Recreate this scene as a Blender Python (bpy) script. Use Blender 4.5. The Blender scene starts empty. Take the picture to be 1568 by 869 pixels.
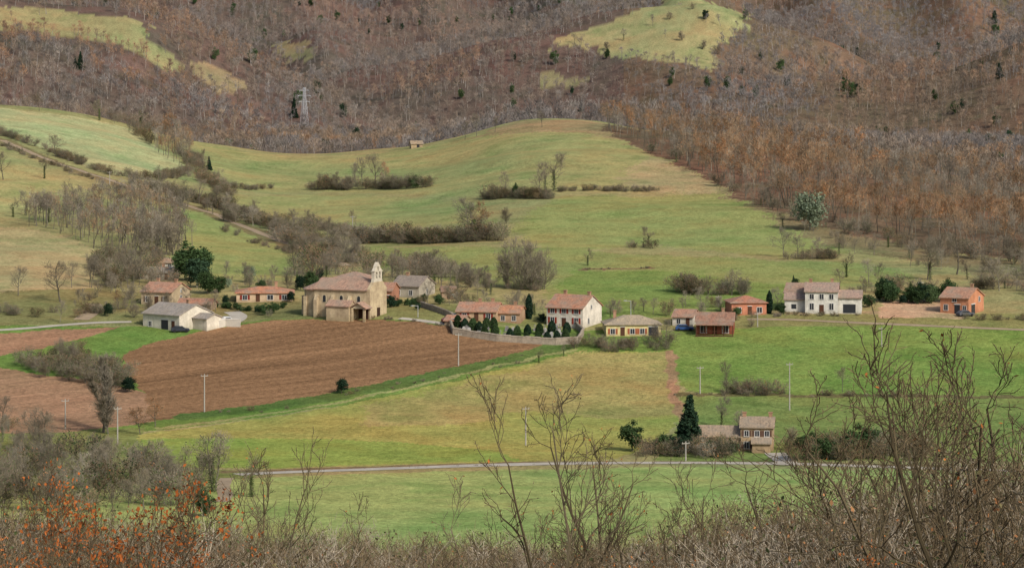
import bpy, math, random
import numpy as np
from mathutils import Vector
import time
T_START=time.time()
F=4573.0; HZ=100.0; UC=784.0; CZ=100.0; K=0.72
scene=bpy.context.scene
rs=np.random.RandomState(7)
# ------------------------------------------------------------ colour helpers
def lin(c):
    c=c/255.0
    return c/12.92 if c<=0.04045 else ((c+0.055)/1.055)**2.4
def S(r,g,b,k=None):
    k=K if k is None else k
    return (lin(r)*k,lin(g)*k,lin(b)*k)
_vt=rs.rand(256,256)
def vnoise(x,y):
    ix=np.floor(x).astype(np.int64);iy=np.floor(y).astype(np.int64); fx=x-ix;fy=y-iy
    fx=fx*fx*(3-2*fx);fy=fy*fy*(3-2*fy); a=ix&255;b=iy&255;a1=(ix+1)&255;b1=(iy+1)&255
    return (_vt[a,b]*(1-fx)+_vt[a1,b]*fx)*(1-fy)+(_vt[a,b1]*(1-fx)+_vt[a1,b1]*fx)*fy
def fbm(x,y,L,o=4,g=.55,seed=0):
    r=0;am=1;t=0; c,s=.8,.6; x=x/L+seed*17.3; y=y/L+seed*9.1
    for i in range(o):
        r=r+am*(vnoise(x,y)-.5)*2; t+=am; am*=g; x,y=(c*x-s*y)*2.03+5.1,(s*x+c*y)*2.03+1.7
    return r/t
# ------------------------------------------------------------ terrain
yt=np.array([0.5,3,10,30,60,100,200,300,400,470,540,570,620,660,705,760,800,5000.])
zt=np.array([-1.7,-2.2,-3.7,-7.9,-13.8,-21.9,-41.5,-57.7,-67,-69.9,-72.6,-72.8,-70.8,-66.3,-60.6,-57.4,-55.5,-55.5])
yg=np.arange(0,5001,1.0)
zg=np.interp(yg,yt,zt)
ker=np.exp(-0.5*(np.arange(-30,31)/9.0)**2); ker/=ker.sum()
zs=np.convolve(np.pad(zg,30,mode='edge'),ker,mode='valid')
w=np.clip((yg-60)/80,0,1); zg=zg*(1-w)+zs*w
def smax(a,b,k): return np.maximum(a,b)+k*np.log1p(np.exp(-np.abs(a-b)/k))
_ug=np.arange(-900,2501,10.); _kg=np.exp(-0.5*(np.arange(-12,13)/3.6)**2); _kg/=_kg.sum()
_cache={}
def sint(u,us,vs):
    k=(tuple(us),tuple(vs))
    if k not in _cache: _cache[k]=np.convolve(np.pad(np.interp(_ug,us,vs),12,mode='edge'),_kg,mode='valid')
    return np.interp(u,_ug,_cache[k])
def ridge(u,y,us,vs,D,kf,kb,rnd=25.):
    zc=-(sint(u,us,vs)-HZ)*D/F
    d=y-D
    sl=np.where(d<0,kf,kb)
    return zc-sl*(np.sqrt(d*d+rnd*rnd)-rnd)
_dirs=[(rs.uniform(0,6.28),rs.uniform(0,6.28)) for _ in range(40)]
def wav(x,y,L,seed,n=5):
    r=0
    for i in range(n):
        a,p=_dirs[(seed*5+i)%40]
        l=L*(0.6+0.22*i)
        r=r+np.sin((x*math.cos(a)+y*math.sin(a))*6.283/l+p+seed*1.7)
    return r/n
cu=[-600,0,110,200,290,430,520,620,700,790,900,1000,1100,1300,1568,2200]
cv=[130,158,170,188,214,237,235,226,210,181,176,196,208,233,285,340]
du=[-600,0,400,900,1100,1568,2200]; dv=[1300,1300,1360,1340,1260,1120,1080]
def Dcrest(u): return sint(u,du,dv)
KX,KY=-24.0,706.0
def Tz(x,y):
    x=np.asarray(x,float); y=np.asarray(y,float)
    ys=np.maximum(y,0.5)
    u=np.clip(UC+F*x/ys,-900,2500)
    z0=np.interp(ys,yg,zg)
    Dc=Dcrest(u); c=sint(u,cu,cv)
    t=np.clip((ys-760)/(Dc-760),0,1.6)
    g=t*(1.35-0.35*t)
    v=445+(c-445)*g
    zf=-(v-HZ)*ys/F+1.0*t
    zc=-(c-HZ)*Dc/F+1.0
    zb=zc-0.13*(ys-Dc)
    z1=-smax(-zf,-zb,1.5)
    z1=np.where(ys>Dc+500,-400,z1)
    w=np.clip((ys-745)/30,0,1); w=w*w*(3-2*w)
    z=z0*(1-w)+z1*w
    amp=np.clip((ys-420)/200,0,1); amp2=np.clip((ys-780)/150,0,1)
    z=z+amp*0.9*wav(x,ys,170,1)+amp*0.25*wav(x,ys,45,2)+amp2*(1.5*wav(x,ys,120,5)+.4*wav(x,ys,38,4))
    z=z+2.0*np.exp(-((x-KX)**2+(ys-KY)**2)/(32**2))
    z=z+np.clip((400-ys)/300,0,1)*np.clip(ys/40,0,1)*0.8*wav(x,ys,30,3)
    zL=ridge(u,ys,[-600,0,230,350,480,600,700,2200],[-60,-10,35,75,125,190,280,400],1950,.30,.40)
    zM=ridge(u,ys,[-600,300,450,560,650,800,900,1000,1100,1200,1350,1568,2200],[190,160,130,105,88,62,38,5,-8,35,110,200,300],2250,.30,.40)
    zR=ridge(u,ys,[-600,900,1000,1100,1250,1400,1568,2200],[400,290,215,172,140,105,62,-40],2000,.28,.40)
    zB=ridge(u,ys,[-600,300,700,1568,2200],[-105,-85,-75,-95,-120],3000,.28,.3)
    env=np.clip((ys-2250)/250,0,1)*np.clip((3050-ys)/200,0,1)
    sp=np.sin((x+.35*(ys-2600)+40*np.sin(ys/170.))*6.283/235.+1.0); sp2=np.sin((x-.25*(ys-2600))*6.283/131.+2.)
    zB=zB+env*(14*(1-np.sqrt(sp*sp+.05)*1.6)+5*sp2)
    zf2=smax(smax(smax(smax(zL,zM,3),zR,3),zB,3),-48+0*ys,4)
    fa=np.clip((ys-1600)/200,0,1)
    wv=wav(x,ys*.5,190,7)
    zf2=zf2+fa*(8*wav(x,ys*.6,230,4)-14*np.sqrt(wv*wv+.01)+4+4.0*wav(x,ys*.7,80,5))
    wf=np.clip((ys-1380)/80,0,1)
    zz=smax(z,zf2,2.5)
    z=z*(1-wf)+zz*wf
    return z+CZ
_y=np.arange(380,3400,0.5)
def P(u,v,ymin=400,ymax=3400):
    yy=_y[(_y>=ymin)&(_y<=ymax)]
    x=(u-UC)/F*yy
    rows=HZ-F*(Tz(x,yy)-CZ)/yy
    k=np.nonzero(rows<=v)[0]
    if len(k)==0: i=int(np.argmin(rows))
    else: i=int(k[0])
    return (x[i],yy[i],float(Tz(x[i],yy[i])))
def PX(pts,**kw): return np.array([P(a,b,**kw) for a,b in pts])
def inpoly(x,y,poly):
    r=np.zeros(x.shape,bool); n=len(poly); j=n-1
    for i in range(n):
        xi,yi=poly[i][0],poly[i][1]; xj,yj=poly[j][0],poly[j][1]
        c=((yi>y)!=(yj>y))&(x<(xj-xi)*(y-yi)/(yj-yi+1e-12)+xi)
        r^=c; j=i
    return r
def dist_line(x,y,pts):
    d=np.full(x.shape,1e9)
    for a,b in zip(pts[:-1],pts[1:]):
        ax,ay=a[0],a[1]; bx,by=b[0]-ax,b[1]-ay
        t=np.clip(((x-ax)*bx+(y-ay)*by)/(bx*bx+by*by+1e-9),0,1)
        d=np.minimum(d,np.hypot(x-ax-t*bx,y-ay-t*by))
    return d
# ------------------------------------------------------------ node helpers
def new_mat(name,rough=0.9):
    m=bpy.data.materials.new(name); m.use_nodes=True
    b=m.node_tree.nodes['Principled BSDF']
    b.inputs['Roughness'].default_value=rough
    b.inputs['Specular IOR Level'].default_value=0.12
    return m,m.node_tree.nodes,m.node_tree.links,b
def diff_mat(name):
    m=bpy.data.materials.new(name); m.use_nodes=True; N=m.node_tree.nodes; L=m.node_tree.links
    N.remove(N['Principled BSDF']); d=N.new('ShaderNodeBsdfDiffuse'); L.new(d.outputs[0],N['Material Output'].inputs[0])
    return m,N,L,d
def noise(N,L,vec,scale,detail=4,rough=.6):
    n=N.new('ShaderNodeTexNoise'); n.inputs['Scale'].default_value=scale
    n.inputs['Detail'].default_value=detail; n.inputs['Roughness'].default_value=rough
    if vec is not None: L.new(vec,n.inputs['Vector'])
    return n.outputs['Fac']
def mapr(N,L,src,a,b,c,d):
    n=N.new('ShaderNodeMapRange'); L.new(src,n.inputs[0])
    for i,v in enumerate((a,b,c,d)): n.inputs[i+1].default_value=v
    return n.outputs[0]
def mixc(N,L,fac,a,b,mode='MIX'):
    n=N.new('ShaderNodeMix'); n.data_type='RGBA'; n.blend_type=mode
    if not isinstance(fac,(int,float)): L.new(fac,n.inputs[0])
    else: n.inputs[0].default_value=fac
    for s,i in ((a,6),(b,7)):
        if isinstance(s,tuple): n.inputs[i].default_value=(s[0],s[1],s[2],1)
        else: L.new(s,n.inputs[i])
    return n.outputs[2]
def mulv(N,L,col,val):
    n=N.new('ShaderNodeVectorMath'); n.operation='SCALE'
    L.new(col,n.inputs[0]); L.new(val,n.inputs['Scale'])
    return n.outputs[0]
def veg_mat(name,c1,c2,c3=None,patch=0.008,var=.28,far=None):
    m,N,L,b=diff_mat(name)
    oi=N.new('ShaderNodeObjectInfo')
    mm=N.new('ShaderNodeMath'); mm.operation='FRACT'
    m7=N.new('ShaderNodeMath'); m7.operation='MULTIPLY'; m7.inputs[1].default_value=7.31
    L.new(oi.outputs['Random'],m7.inputs[0]); L.new(m7.outputs[0],mm.inputs[0])
    m8=N.new('ShaderNodeMath'); m8.operation='MULTIPLY'; m8.inputs[1].default_value=31.7; m9=N.new('ShaderNodeMath'); m9.operation='FRACT'
    L.new(oi.outputs['Random'],m8.inputs[0]); L.new(m8.outputs[0],m9.inputs[0])
    if far:
        g=N.new('ShaderNodeNewGeometry')
        nn=noise(N,L,g.outputs['Position'],patch,1.5); ad=N.new('ShaderNodeMath'); ad.operation='ADD'
        L.new(nn,ad.inputs[0]); L.new(mapr(N,L,m9.outputs[0],0,1,-.06,.06),ad.inputs[1])
        col=mixc(N,L,mapr(N,L,ad.outputs[0],.43,.57,0,1),c1,c2)
    else: col=mixc(N,L,m9.outputs[0],c1,c2)
    if c3: col=mixc(N,L,mapr(N,L,oi.outputs['Random'],.62,1,0,.85),col,c3)
    col=mulv(N,L,col,mapr(N,L,mm.outputs[0],0,1,1-var,1+var))
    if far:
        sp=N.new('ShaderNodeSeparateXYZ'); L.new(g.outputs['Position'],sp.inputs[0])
        col=mixc(N,L,mapr(N,L,sp.outputs['Y'],1500,2900,.05,.45),col,far)  # aerial haze painted into the colour, stronger with world Y
    L.new(col,b.inputs['Color'])
    return m
def surf_mat(name,c,var=.18,scale=.8,rough=.85,c2=None,bump=0.0,stain=False):
    m,N,L,b=new_mat(name,rough)
    tc=N.new('ShaderNodeTexCoord')
    n1=noise(N,L,tc.outputs['Object'],scale,5,.65)
    c2=c2 or tuple(x*(1-2.2*var) for x in c)
    col=mixc(N,L,mapr(N,L,n1,.35,.7,0,1),c,c2)
    n2=noise(N,L,tc.outputs['Object'],scale*6,3)
    col=mulv(N,L,col,mapr(N,L,n2,.3,.7,1-var*.6,1+var*.6))
    if stain:
        mp=N.new('ShaderNodeMapping'); mp.inputs['Scale'].default_value=(1.6,1.6,.22); L.new(tc.outputs['Object'],mp.inputs['Vector'])
        n3=noise(N,L,mp.outputs[0],1.0,4,.7); sp=N.new('ShaderNodeSeparateXYZ'); L.new(tc.outputs['Object'],sp.inputs[0])
        col=mixc(N,L,mapr(N,L,n3,.48,.75,0,.55),col,(c[0]*.5,c[1]*.48,c[2]*.44))
        col=mixc(N,L,mapr(N,L,sp.outputs['Z'],0,1.1,.45,0),col,(c[0]*.45,c[1]*.45,c[2]*.36))
    L.new(col,b.inputs['Base Color'])
    if bump:
        bp=N.new('ShaderNodeBump'); bp.inputs['Strength'].default_value=bump
        L.new(n2,bp.inputs['Height']); L.new(bp.outputs[0],b.inputs['Normal'])
    return m
# ------------------------------------------------------------ fast mesh
def fast_mesh(name,verts,facesets,mats=(),smooth=False):
    me=bpy.data.meshes.new(name)
    verts=np.asarray(verts,np.float32)
    me.vertices.add(len(verts)); me.vertices.foreach_set('co',verts.ravel())
    idx=[];st=[];mi=[];s=0
    for f,m in facesets:
        f=np.asarray(f,np.int32)
        if len(f)==0: continue
        k=f.shape[1]; idx.append(f.ravel()); st.append(s+np.arange(len(f))*k); mi.append(np.full(len(f),m)); s+=f.size
    idx=np.concatenate(idx);st=np.concatenate(st);mi=np.concatenate(mi)
    me.loops.add(len(idx)); me.loops.foreach_set('vertex_index',idx.astype(np.int32))
    me.polygons.add(len(st)); me.polygons.foreach_set('loop_start',st.astype(np.int32))
    for m in mats: me.materials.append(m)
    me.polygons.foreach_set('material_index',mi.astype(np.int32))
    me.update(calc_edges=True)
    me.polygons.foreach_set('use_smooth',np.full(len(st),smooth,bool))
    me.validate()
    return me
def link(name,data,loc=(0,0,0),rz=0,scale=None,parent=None):
    o=bpy.data.objects.new(name,data); scene.collection.objects.link(o)
    o.location=loc; o.rotation_euler=(0,0,rz)
    if scale is not None: o.scale=scale if hasattr(scale,'__len__') else (scale,)*3
    if parent: o.parent=parent
    return o
# ------------------------------------------------------------ terrain mesh
def steps(*seg):
    out=[]
    for a,b,s in seg: out+=list(np.arange(a,b,s))
    return np.array(out)
ys=np.concatenate([np.array([.5,1,2,3,5,7,9]),steps((11,60,2),(60,380,3),(380,540,1.1),(540,770,.85),(770,1450,2.4),(1450,3200,7),(3200,5000,60),(5000,14001,900))])
us=np.concatenate([-np.array([30000,15000,9000,6000,4000,2600,1800,1200,900]),steps((-600,-160,12),(-160,1730,2.0),(1730,2180,12)),np.array([2400,2800,3500,5000,7500,11000,17000,32000])])
U,Y=np.meshgrid(us,ys); X=(U-UC)/F*Y
Z=Tz(X,Y)
ny,nx=Y.shape
ii=np.arange(ny*nx).reshape(ny,nx)
quads=np.stack([ii[:-1,:-1],ii[:-1,1:],ii[1:,1:],ii[1:,:-1]],-1).reshape(-1,4)
x=X.ravel();y=Y.ravel()
jx=x+0.9*wav(x,y,9,6)+.45*wav(x,y,3.1,7); jy=y+1.3*wav(x,y,11,2)+.6*wav(x,y,3.7,1)
cx_=lambda x,y:(x+8*wav(x,y,34,6)+4*wav(x,y,13,7),y+14*wav(x,y,40,2)+6*wav(x,y,15,1))
fx,fy=cx_(x,y)
KT=.79
def C(r,g,b):
    c=np.array([lin(r)*1.03,lin(g)*.925,lin(b)*.96])*KT; l=c.mean(); return c*.95+l*.05
col=np.zeros((len(x),4)); col[:,:3]=C(152,154,100)
m_=y<430; col[m_,:3]=C(118,106,78)
ucol=UC+F*x/np.maximum(y,1)
far=y>Dcrest(ucol)+25; col[far,:3]=C(106,95,82)
spur=(ucol>955)&(y>Dcrest(ucol)-70); col[spur,:3]=C(118,104,82)
def zone(pts,c,plough=0.,soft=0,**kw):
    kw.setdefault('ymax',1340)
    po=PX(pts,**kw)
    if soft: m=inpoly(x+soft*wav(x,y,30,3)+soft*.5*wav(x,y,11,4)+rs.normal(size=len(x))*soft*.25,y+soft*1.5*wav(x,y,33,5)+soft*wav(x,y,12,6)+rs.normal(size=len(x))*soft*.4,po)&(~far)
    else: m=inpoly(jx,jy,po)&(~far)
    col[m,:3]=C(*c); col[m,3]=plough
def zline(pts,wd,c,**kw):
    kw.setdefault('ymax',1340)
    po=PX(pts,**kw)
    bx0,bx1=po[:,0].min()-wd,po[:,0].max()+wd; by0,by1=po[:,1].min()-wd,po[:,1].max()+wd
    sel=np.nonzero((x>bx0)&(x<bx1)&(y>by0)&(y<by1))[0]
    d=dist_line(jx[sel],jy[sel],po)
    s2=sel[d<wd/2]
    col[s2,:3]=C(*c); col[s2,3]=0
zone([(290,214),(430,238),(620,230),(790,190),(900,186),(1000,206),(1100,285),(1010,292),(740,300),(480,290),(345,290)],(155,159,100))
zone([(740,205),(784,184),(900,180),(1000,200),(1040,240),(1000,238),(960,215),(880,203),(800,203),(760,208),(700,216)],(160,146,102),soft=5)
zone([(990,240),(1040,252),(1110,285),(1115,300),(1010,292),(940,280)],(164,159,110),soft=5)
zone([(-300,150),(0,165),(110,178),(205,198),(240,225),(285,255),(230,272),(170,268),(60,225),(0,205),(-300,160)],(172,177,122))
zone([(-300,240),(0,240),(60,262),(130,285),(60,300),(40,335),(-300,340)],(162,164,105))
zone([(-300,345),(40,348),(110,362),(150,385),(140,440),(60,470),(-300,480)],(172,163,112),soft=3)
zone([(250,310),(330,330),(440,375),(530,405),(470,430),(330,425),(290,380)],(146,157,92))
zone([(345,300),(480,298),(600,300),(740,308),(730,345),(560,345),(440,345),(380,325)],(151,158,98),soft=4)
zone([(860,300),(1110,295),(1200,345),(1300,385),(1200,395),(1000,375),(850,385),(780,350)],(148,157,92),soft=4)
zone([(560,378),(760,378),(950,388),(1200,400),(1330,402),(1420,430),(1250,440),(1200,480),(900,490),(830,445),(700,430),(560,405)],(138,153,88),soft=4)
zone([(880,415),(1000,412),(1250,442),(1170,480),(900,490),(850,440)],(124,148,76),soft=2)
zone([(1100,287),(1200,325),(1350,365),(1568,402),(1900,410),(1900,470),(1568,440),(1420,402),(1280,380),(1180,335)],(136,128,90),soft=5)
zone([(925,200),(980,228),(1060,262),(1110,290),(1190,325),(1300,360),(1568,400),(2100,420),(2100,345),(1568,297),(1300,240),(1100,214),(925,190)],(122,104,80),soft=3)
zone([(-300,480),(140,440),(420,455),(560,480),(560,492),(200,500),(-300,505)],(134,135,84),soft=2)
zone([(560,455),(900,490),(1570,480),(1900,480),(1900,505),(1030,505),(880,500),(690,492),(560,488)],(132,137,82),soft=1)
zone([(-300,500),(250,500),(330,498),(430,488),(700,495),(890,505),(1030,505),(1030,540),(890,540),(600,610),(230,660),(-300,700)],(112,140,66))
zone([(-300,660),(220,655),(230,715),(400,722),(330,770),(-300,790)],(122,138,76))
zone([(-300,562),(0,562),(60,572),(150,582),(225,600),(240,645),(120,660),(-300,665)],(160,131,98),.7)
zone([(-300,512),(0,510),(100,504),(185,500),(120,520),(0,545),(-300,552)],(158,126,94),.7)
zone([(188,543),(240,522),(330,502),(430,489),(560,488),(690,499),(760,513),(850,528),(820,538),(720,558),(600,586),(480,607),(330,630),(230,645),(222,600),(192,570)],(140,112,78),1)
zone([(210,665),(330,650),(500,625),(640,596),(760,567),(880,540),(1028,537),(1032,600),(1045,640),(1000,680),(940,702),(800,706),(560,712),(400,717),(230,715)],(152,158,82))
zone([(560,622),(760,575),(880,540),(1028,538),(1034,610),(1040,635),(940,640),(800,628),(700,650),(560,655)],(156,152,90),soft=2)
zone([(210,672),(330,668),(600,676),(760,690),(800,704),(560,711),(400,716),(220,714)],(132,159,74),soft=1.2)
zone([(1029,506),(1200,500),(1400,497),(1900,510),(1900,602),(1320,605),(1150,603),(1050,600),(1030,560)],(122,148,72))
zone([(1045,606),(1900,606),(1900,705),(1000,705),(1045,640)],(124,142,76))
zone([(-300,760),(330,735),(450,728),(700,720),(1000,714),(1400,719),(1900,722),(1900,800),(1000,880),(500,870),(-300,800)],(150,172,98))
zline([(290,637),(480,612),(620,585),(720,564),(830,540),(890,515)],7,(94,118,60))
zline([(240,655),(330,645),(500,619),(640,590),(760,560),(880,535)],1.8,(150,156,96))
zline([(1027,538),(1031,600),(1046,642)],2.2,(160,134,98))
zline([(1045,604),(1200,605),(1568,607)],3,(110,108,70))
zline([(350,722),(560,715),(800,708),(1200,707),(1450,713)],4,(124,116,80))
zline([(890,412),(995,410)],2.5,(126,106,80))
zline([(1160,478),(1345,478)],6,(152,142,102))
zline([(0,213),(120,262),(215,292),(330,327),(440,372),(530,407)],9,(132,124,84))
zone([(1345,478),(1352,462),(1380,458),(1440,460),(1470,470),(1475,488),(1345,486)],(190,168,128))
clear=[]
def clearing(pts,c):
    po=PX(pts,ymin=1500); clear.append(po)
    m=inpoly(fx,fy,po); col[m,:3]=C(*c)
clearing([(835,72),(880,50),(985,14),(1010,4),(1080,0),(1150,12),(1145,40),(1108,60),(1092,108),(1060,100),(980,92),(900,78)],(156,158,106))
clearing([(-200,-12),(0,6),(60,14),(150,24),(220,36),(234,60),(272,92),(284,116),(225,92),(170,64),(60,50),(-200,30)],(150,152,102))
clearing([(412,60),(470,62),(488,86),(455,94),(432,86)],(148,146,102))
clearing([(298,96),(350,106),(374,138),(330,142),(298,122)],(146,138,100))
clearing([(815,118),(880,112),(878,128),(830,138)],(142,142,100))
# natural variation of the ground cover (world space, stored per vertex)
pl=col[:,3]
a1=fbm(x,y,70,5,.6,1); a2=fbm(x,y,14,5,.65,2); xr=x*.99-y*.14; yr=x*.14+y*.99
a3=fbm(xr*.2,yr,8,5,.62,3); a4=fbm(x,y,4,3,.7,7)
gv=1-pl
h1=np.clip(a1*2.4,-1,1)
base=col[:,:3].copy()
tint=np.stack([1+.15*h1,1+.02*h1,1+.03*h1],1)
dry=np.clip((a2-.02)*2.2,0,.85)[:,None]*gv[:,None]
base=base*(tint*gv[:,None]+(1+.05*h1[:,None])*pl[:,None])
base=base*(1-dry)+base*np.array([1.06,.92,.92])*dry
gdark=np.clip((-a2-.10)*2.6,0,1)[:,None]*gv[:,None]; base=base*(1-gdark)+base*np.array([.74,.86,.78])*gdark
base*=(1+(.15*a3+.22*a4)*gv)[:,None]
ca,sa=math.cos(math.radians(28)),math.sin(math.radians(28))
u1=x*ca+y*sa; v1=-x*sa+y*ca
f1=fbm(u1*.035,v1,1.6,3,.7,4); f2=fbm(u1*.08,v1,9,4,.6,5)
base*=(1+pl*(.42*f1+.26*f2))[:,None]
col[:,:3]=base
me=fast_mesh('terrain',np.stack([x,y,Z.ravel()],1),[(quads,0)],smooth=True)
at=me.color_attributes.new('Col','FLOAT_COLOR','POINT'); at.data.foreach_set('color',col.astype(np.float32).ravel())
m,N,L,b=diff_mat('terrain_ground')
a=N.new('ShaderNodeAttribute'); a.attribute_name='Col'; g=N.new('ShaderNodeNewGeometry'); pos=g.outputs['Position']
n3=noise(N,L,pos,.9,2,.75)
c1=mulv(N,L,a.outputs['Color'],mapr(N,L,n3,.3,.7,.74,1.26))
L.new(c1,b.inputs['Color'])
bp=N.new('ShaderNodeBump'); bp.inputs['Strength'].default_value=.6; bp.inputs['Distance'].default_value=.7; L.new(n3,bp.inputs['Height']); L.new(bp.outputs[0],b.inputs['Normal'])
me.materials.append(m)
link('terrain',me)
print('terrain',len(x),time.time()-T_START)
# ------------------------------------------------------------ vegetation templates
def seg_arrays(segs,k):
    s=np.array(segs); p0=s[:,:3];p1=s[:,3:6];r0=s[:,6:7];r1=s[:,7:8]
    d=p1-p0; d/=np.linalg.norm(d,axis=1,keepdims=True)+1e-9
    a=np.where(np.abs(d[:,2:3])>.9,np.array([[1.,0,0]]),np.array([[0,0,1.]]))
    e1=np.cross(d,a); e1/=np.linalg.norm(e1,axis=1,keepdims=True)+1e-9; e2=np.cross(d,e1)
    V=[]
    for p,r in ((p0,r0),(p1,r1)):
        for j in range(k):
            t=6.2832*j/k; V.append(p+r*(math.cos(t)*e1+math.sin(t)*e2))
    V=np.stack(V,1)
    n=len(s); base=(np.arange(n)*2*k)[:,None]
    Fq=[]
    for j in range(k):
        j2=(j+1)%k; Fq.append(np.concatenate([base+j,base+j2,base+k+j2,base+k+j],1))
    return V.reshape(-1,3),np.concatenate(Fq,0)
def blade_arrays(bl,rg):
    s=np.array(bl); p0=s[:,:3];p1=s[:,3:6];r=s[:,6:7]
    d=p1-p0; rv=rg.normal(size=d.shape); e=np.cross(d,rv); e/=np.linalg.norm(e,axis=1,keepdims=True)+1e-9
    V=np.stack([p0-e*r,p0+e*r,p1+e*r*.45,p1-e*r*.45],1).reshape(-1,3)
    return V,np.arange(len(s)*4).reshape(-1,4)
def leaf_arrays(c,size,rg,asp=.6):
    c=np.asarray(c); n=len(c)
    a=rg.normal(size=(n,3)); a/=np.linalg.norm(a,axis=1,keepdims=True)
    b_=np.cross(a,rg.normal(size=(n,3))); b_/=np.linalg.norm(b_,axis=1,keepdims=True)
    s=size*rg.uniform(.6,1.3,(n,1))
    V=np.stack([c-a*s,c-b_*s*asp,c+a*s,c+b_*s*asp],1).reshape(-1,3)
    return V,np.arange(n*4).reshape(-1,4)
def spray_arrays(t,n,size,wd,rg,sp):
    t=np.asarray(t); c=t[rg.randint(0,len(t),n)]+rg.normal(size=(n,3))*sp
    out=c-np.array([0,0,4.0]); out/=np.linalg.norm(out,axis=1,keepdims=True)+1e-6
    d=out*.8+rg.normal(size=(n,3))*.5+np.array([0,0,.45]); d/=np.linalg.norm(d,axis=1,keepdims=True)
    e=np.cross(d,rg.normal(size=(n,3))); e/=np.linalg.norm(e,axis=1,keepdims=True)+1e-9
    s=size*rg.uniform(.5,1.3,(n,1))
    V=np.stack([c-e*wd,c+e*wd,c+d*s],1).reshape(-1,3)
    return V,np.arange(n*3).reshape(-1,3)
def grow(o,rng,p,d,L_,r,l,c):
    n=c['n'][l]; sl=L_/n; wb=c['wob'][l]; up=c['up'][l]; r00=r
    for i in range(n):
        t=(i+1)/n
        d=Vector((d.x+rng.gauss(0,wb),d.y+rng.gauss(0,wb),d.z+rng.gauss(0,wb)+up)).normalized()
        q=p+d*sl
        ra=max(r00*(1-(i/n)*c['tap']),c['minr']); rb=max(r00*(1-t*c['tap']),c['minr'])
        if l>=c['blade']: o['b'].append((*p,*q,ra))
        else: o['s'].append((*p,*q,ra,rb))
        if l<c['max'] and t>=c['start'][l]:
            kk=c['kids'][l]; kk=int(kk)+(1 if rng.random()<kk-int(kk) else 0)
            for _ in range(kk):
                an=rng.uniform(*c['ang'][l]); rv=Vector((rng.gauss(0,1),rng.gauss(0,1),rng.gauss(0,1)))
                pe=(rv-d*rv.dot(d)).normalized(); cd=d*math.cos(an)+pe*math.sin(an)
                cl=L_*c['ratio'][l]*(1.15-.7*t)*rng.uniform(.65,1.25)
                grow(o,rng,q,cd,cl,rb*c['rr'],l+1,c)
        p=q
    if l>=c['max']-1: o['t'].append(tuple(p))
BASE=dict(n=[8,5,4,3],wob=[.06,.16,.2,.25],up=[.03,.09,.05,.03],kids=[2.6,2.0,2.0,0],start=[.3,.3,.25,1],ang=[(.55,1.0),(.5,.95),(.4,.9),(.4,.9)],ratio=[.5,.55,.55,.5],tap=.8,minr=.012,blade=2,max=3,rr=.62)
FC={}
def build_tree(name,cfg,seed,mats,h=10,r=.16,stems=1,spread=.0,leaf=0,leafsize=.2,leafspread=.35,leafz=0,sides=4,ivy=0,leafmat=2,spray=0,spl=.7,spw=.02,sps=.3):
    rng=random.Random(seed); rg=np.random.RandomState(seed)
    o=dict(s=[],b=[],t=[])
    for k in range(stems):
        a=rng.uniform(0,6.28); sp=spread*rng.uniform(.3,1)
        d=Vector((math.cos(a)*sp,math.sin(a)*sp,1)).normalized()
        p=Vector((math.cos(a)*spread*.6*rng.random(),math.sin(a)*spread*.6*rng.random(),-.4))
        grow(o,rng,p,d,h*rng.uniform(.75,1.0) if stems>1 else h,r,0,cfg)
    V=[];Fs=[];n=0
    if o['s']:
        v,f=seg_arrays(o['s'],sides); V.append(v);Fs.append((f+n,0)); n+=len(v)
    if o['b']:
        v,f=blade_arrays(o['b'],rg); V.append(v);Fs.append((f+n,1)); n+=len(v)
    if spray:
        v,f=spray_arrays(o['t'],spray,spl,spw,rg,sps); V.append(v);Fs.append((f+n,1)); n+=len(v)
    if leaf:
        t=np.array(o['t']); t=t[t[:,2]>leafz*h]
        # leaves hang in uneven clusters: some twigs keep many, others are bare
        wgt=rg.rand(len(t))**3; wgt/=wgt.sum()
        c=t[rg.choice(len(t),leaf,p=wgt)]+rg.normal(size=(leaf,3))*leafspread
        v,f=leaf_arrays(c,leafsize,rg); V.append(v);Fs.append((f+n,leafmat)); n+=len(v)
    if ivy:
        zz=rg.uniform(0,.65*h,ivy); rad=np.abs(rg.normal(size=ivy))*.55*(1.1-zz/h); aa=rg.uniform(0,6.28,ivy)
        v,f=leaf_arrays(np.stack([rad*np.cos(aa),rad*np.sin(aa),zz],1),.16,rg); V.append(v);Fs.append((f+n,2)); n+=len(v)
    V=np.concatenate(V); V*=h/max(V[:,2].max(),1)
    FC[name]=sum(len(f) for f,_ in Fs)
    return fast_mesh(name,V,Fs,mats)
bark=veg_mat('bark_grey',S(122,114,98),S(108,102,90),S(140,134,118))
twig=veg_mat('twig_grey_brown',S(142,133,116),S(134,122,102),S(156,148,130))
haze_col=S(152,149,152)  # haze tint blended into the far bark and twig colours
fbark=veg_mat('far_bark',S(144,138,130),S(130,119,104),S(172,164,154),patch=.006,far=haze_col)
ftwig=veg_mat('far_twig_grey',S(132,125,120),S(146,128,108),S(154,149,140),patch=.005,var=.38,far=haze_col)
ftwig2=veg_mat('far_twig_rust',S(168,130,96),S(148,127,104),S(152,138,116),patch=.006,var=.36,far=haze_col)
otwig=veg_mat('oak_twig',S(160,130,98),S(142,122,98),S(166,148,124),var=.36)
wtwig=veg_mat('wood_twig',S(140,132,116),S(128,118,104),S(158,150,136),var=.36)
oleaf=veg_mat('oak_dead_leaves',S(178,124,82),S(156,112,78),S(188,138,94))
green=veg_mat('evergreen_leaves',S(74,94,58),S(62,82,52),S(88,106,70))
darkg=veg_mat('conifer_needles',S(50,70,52),S(44,62,48),S(62,82,60))
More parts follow.
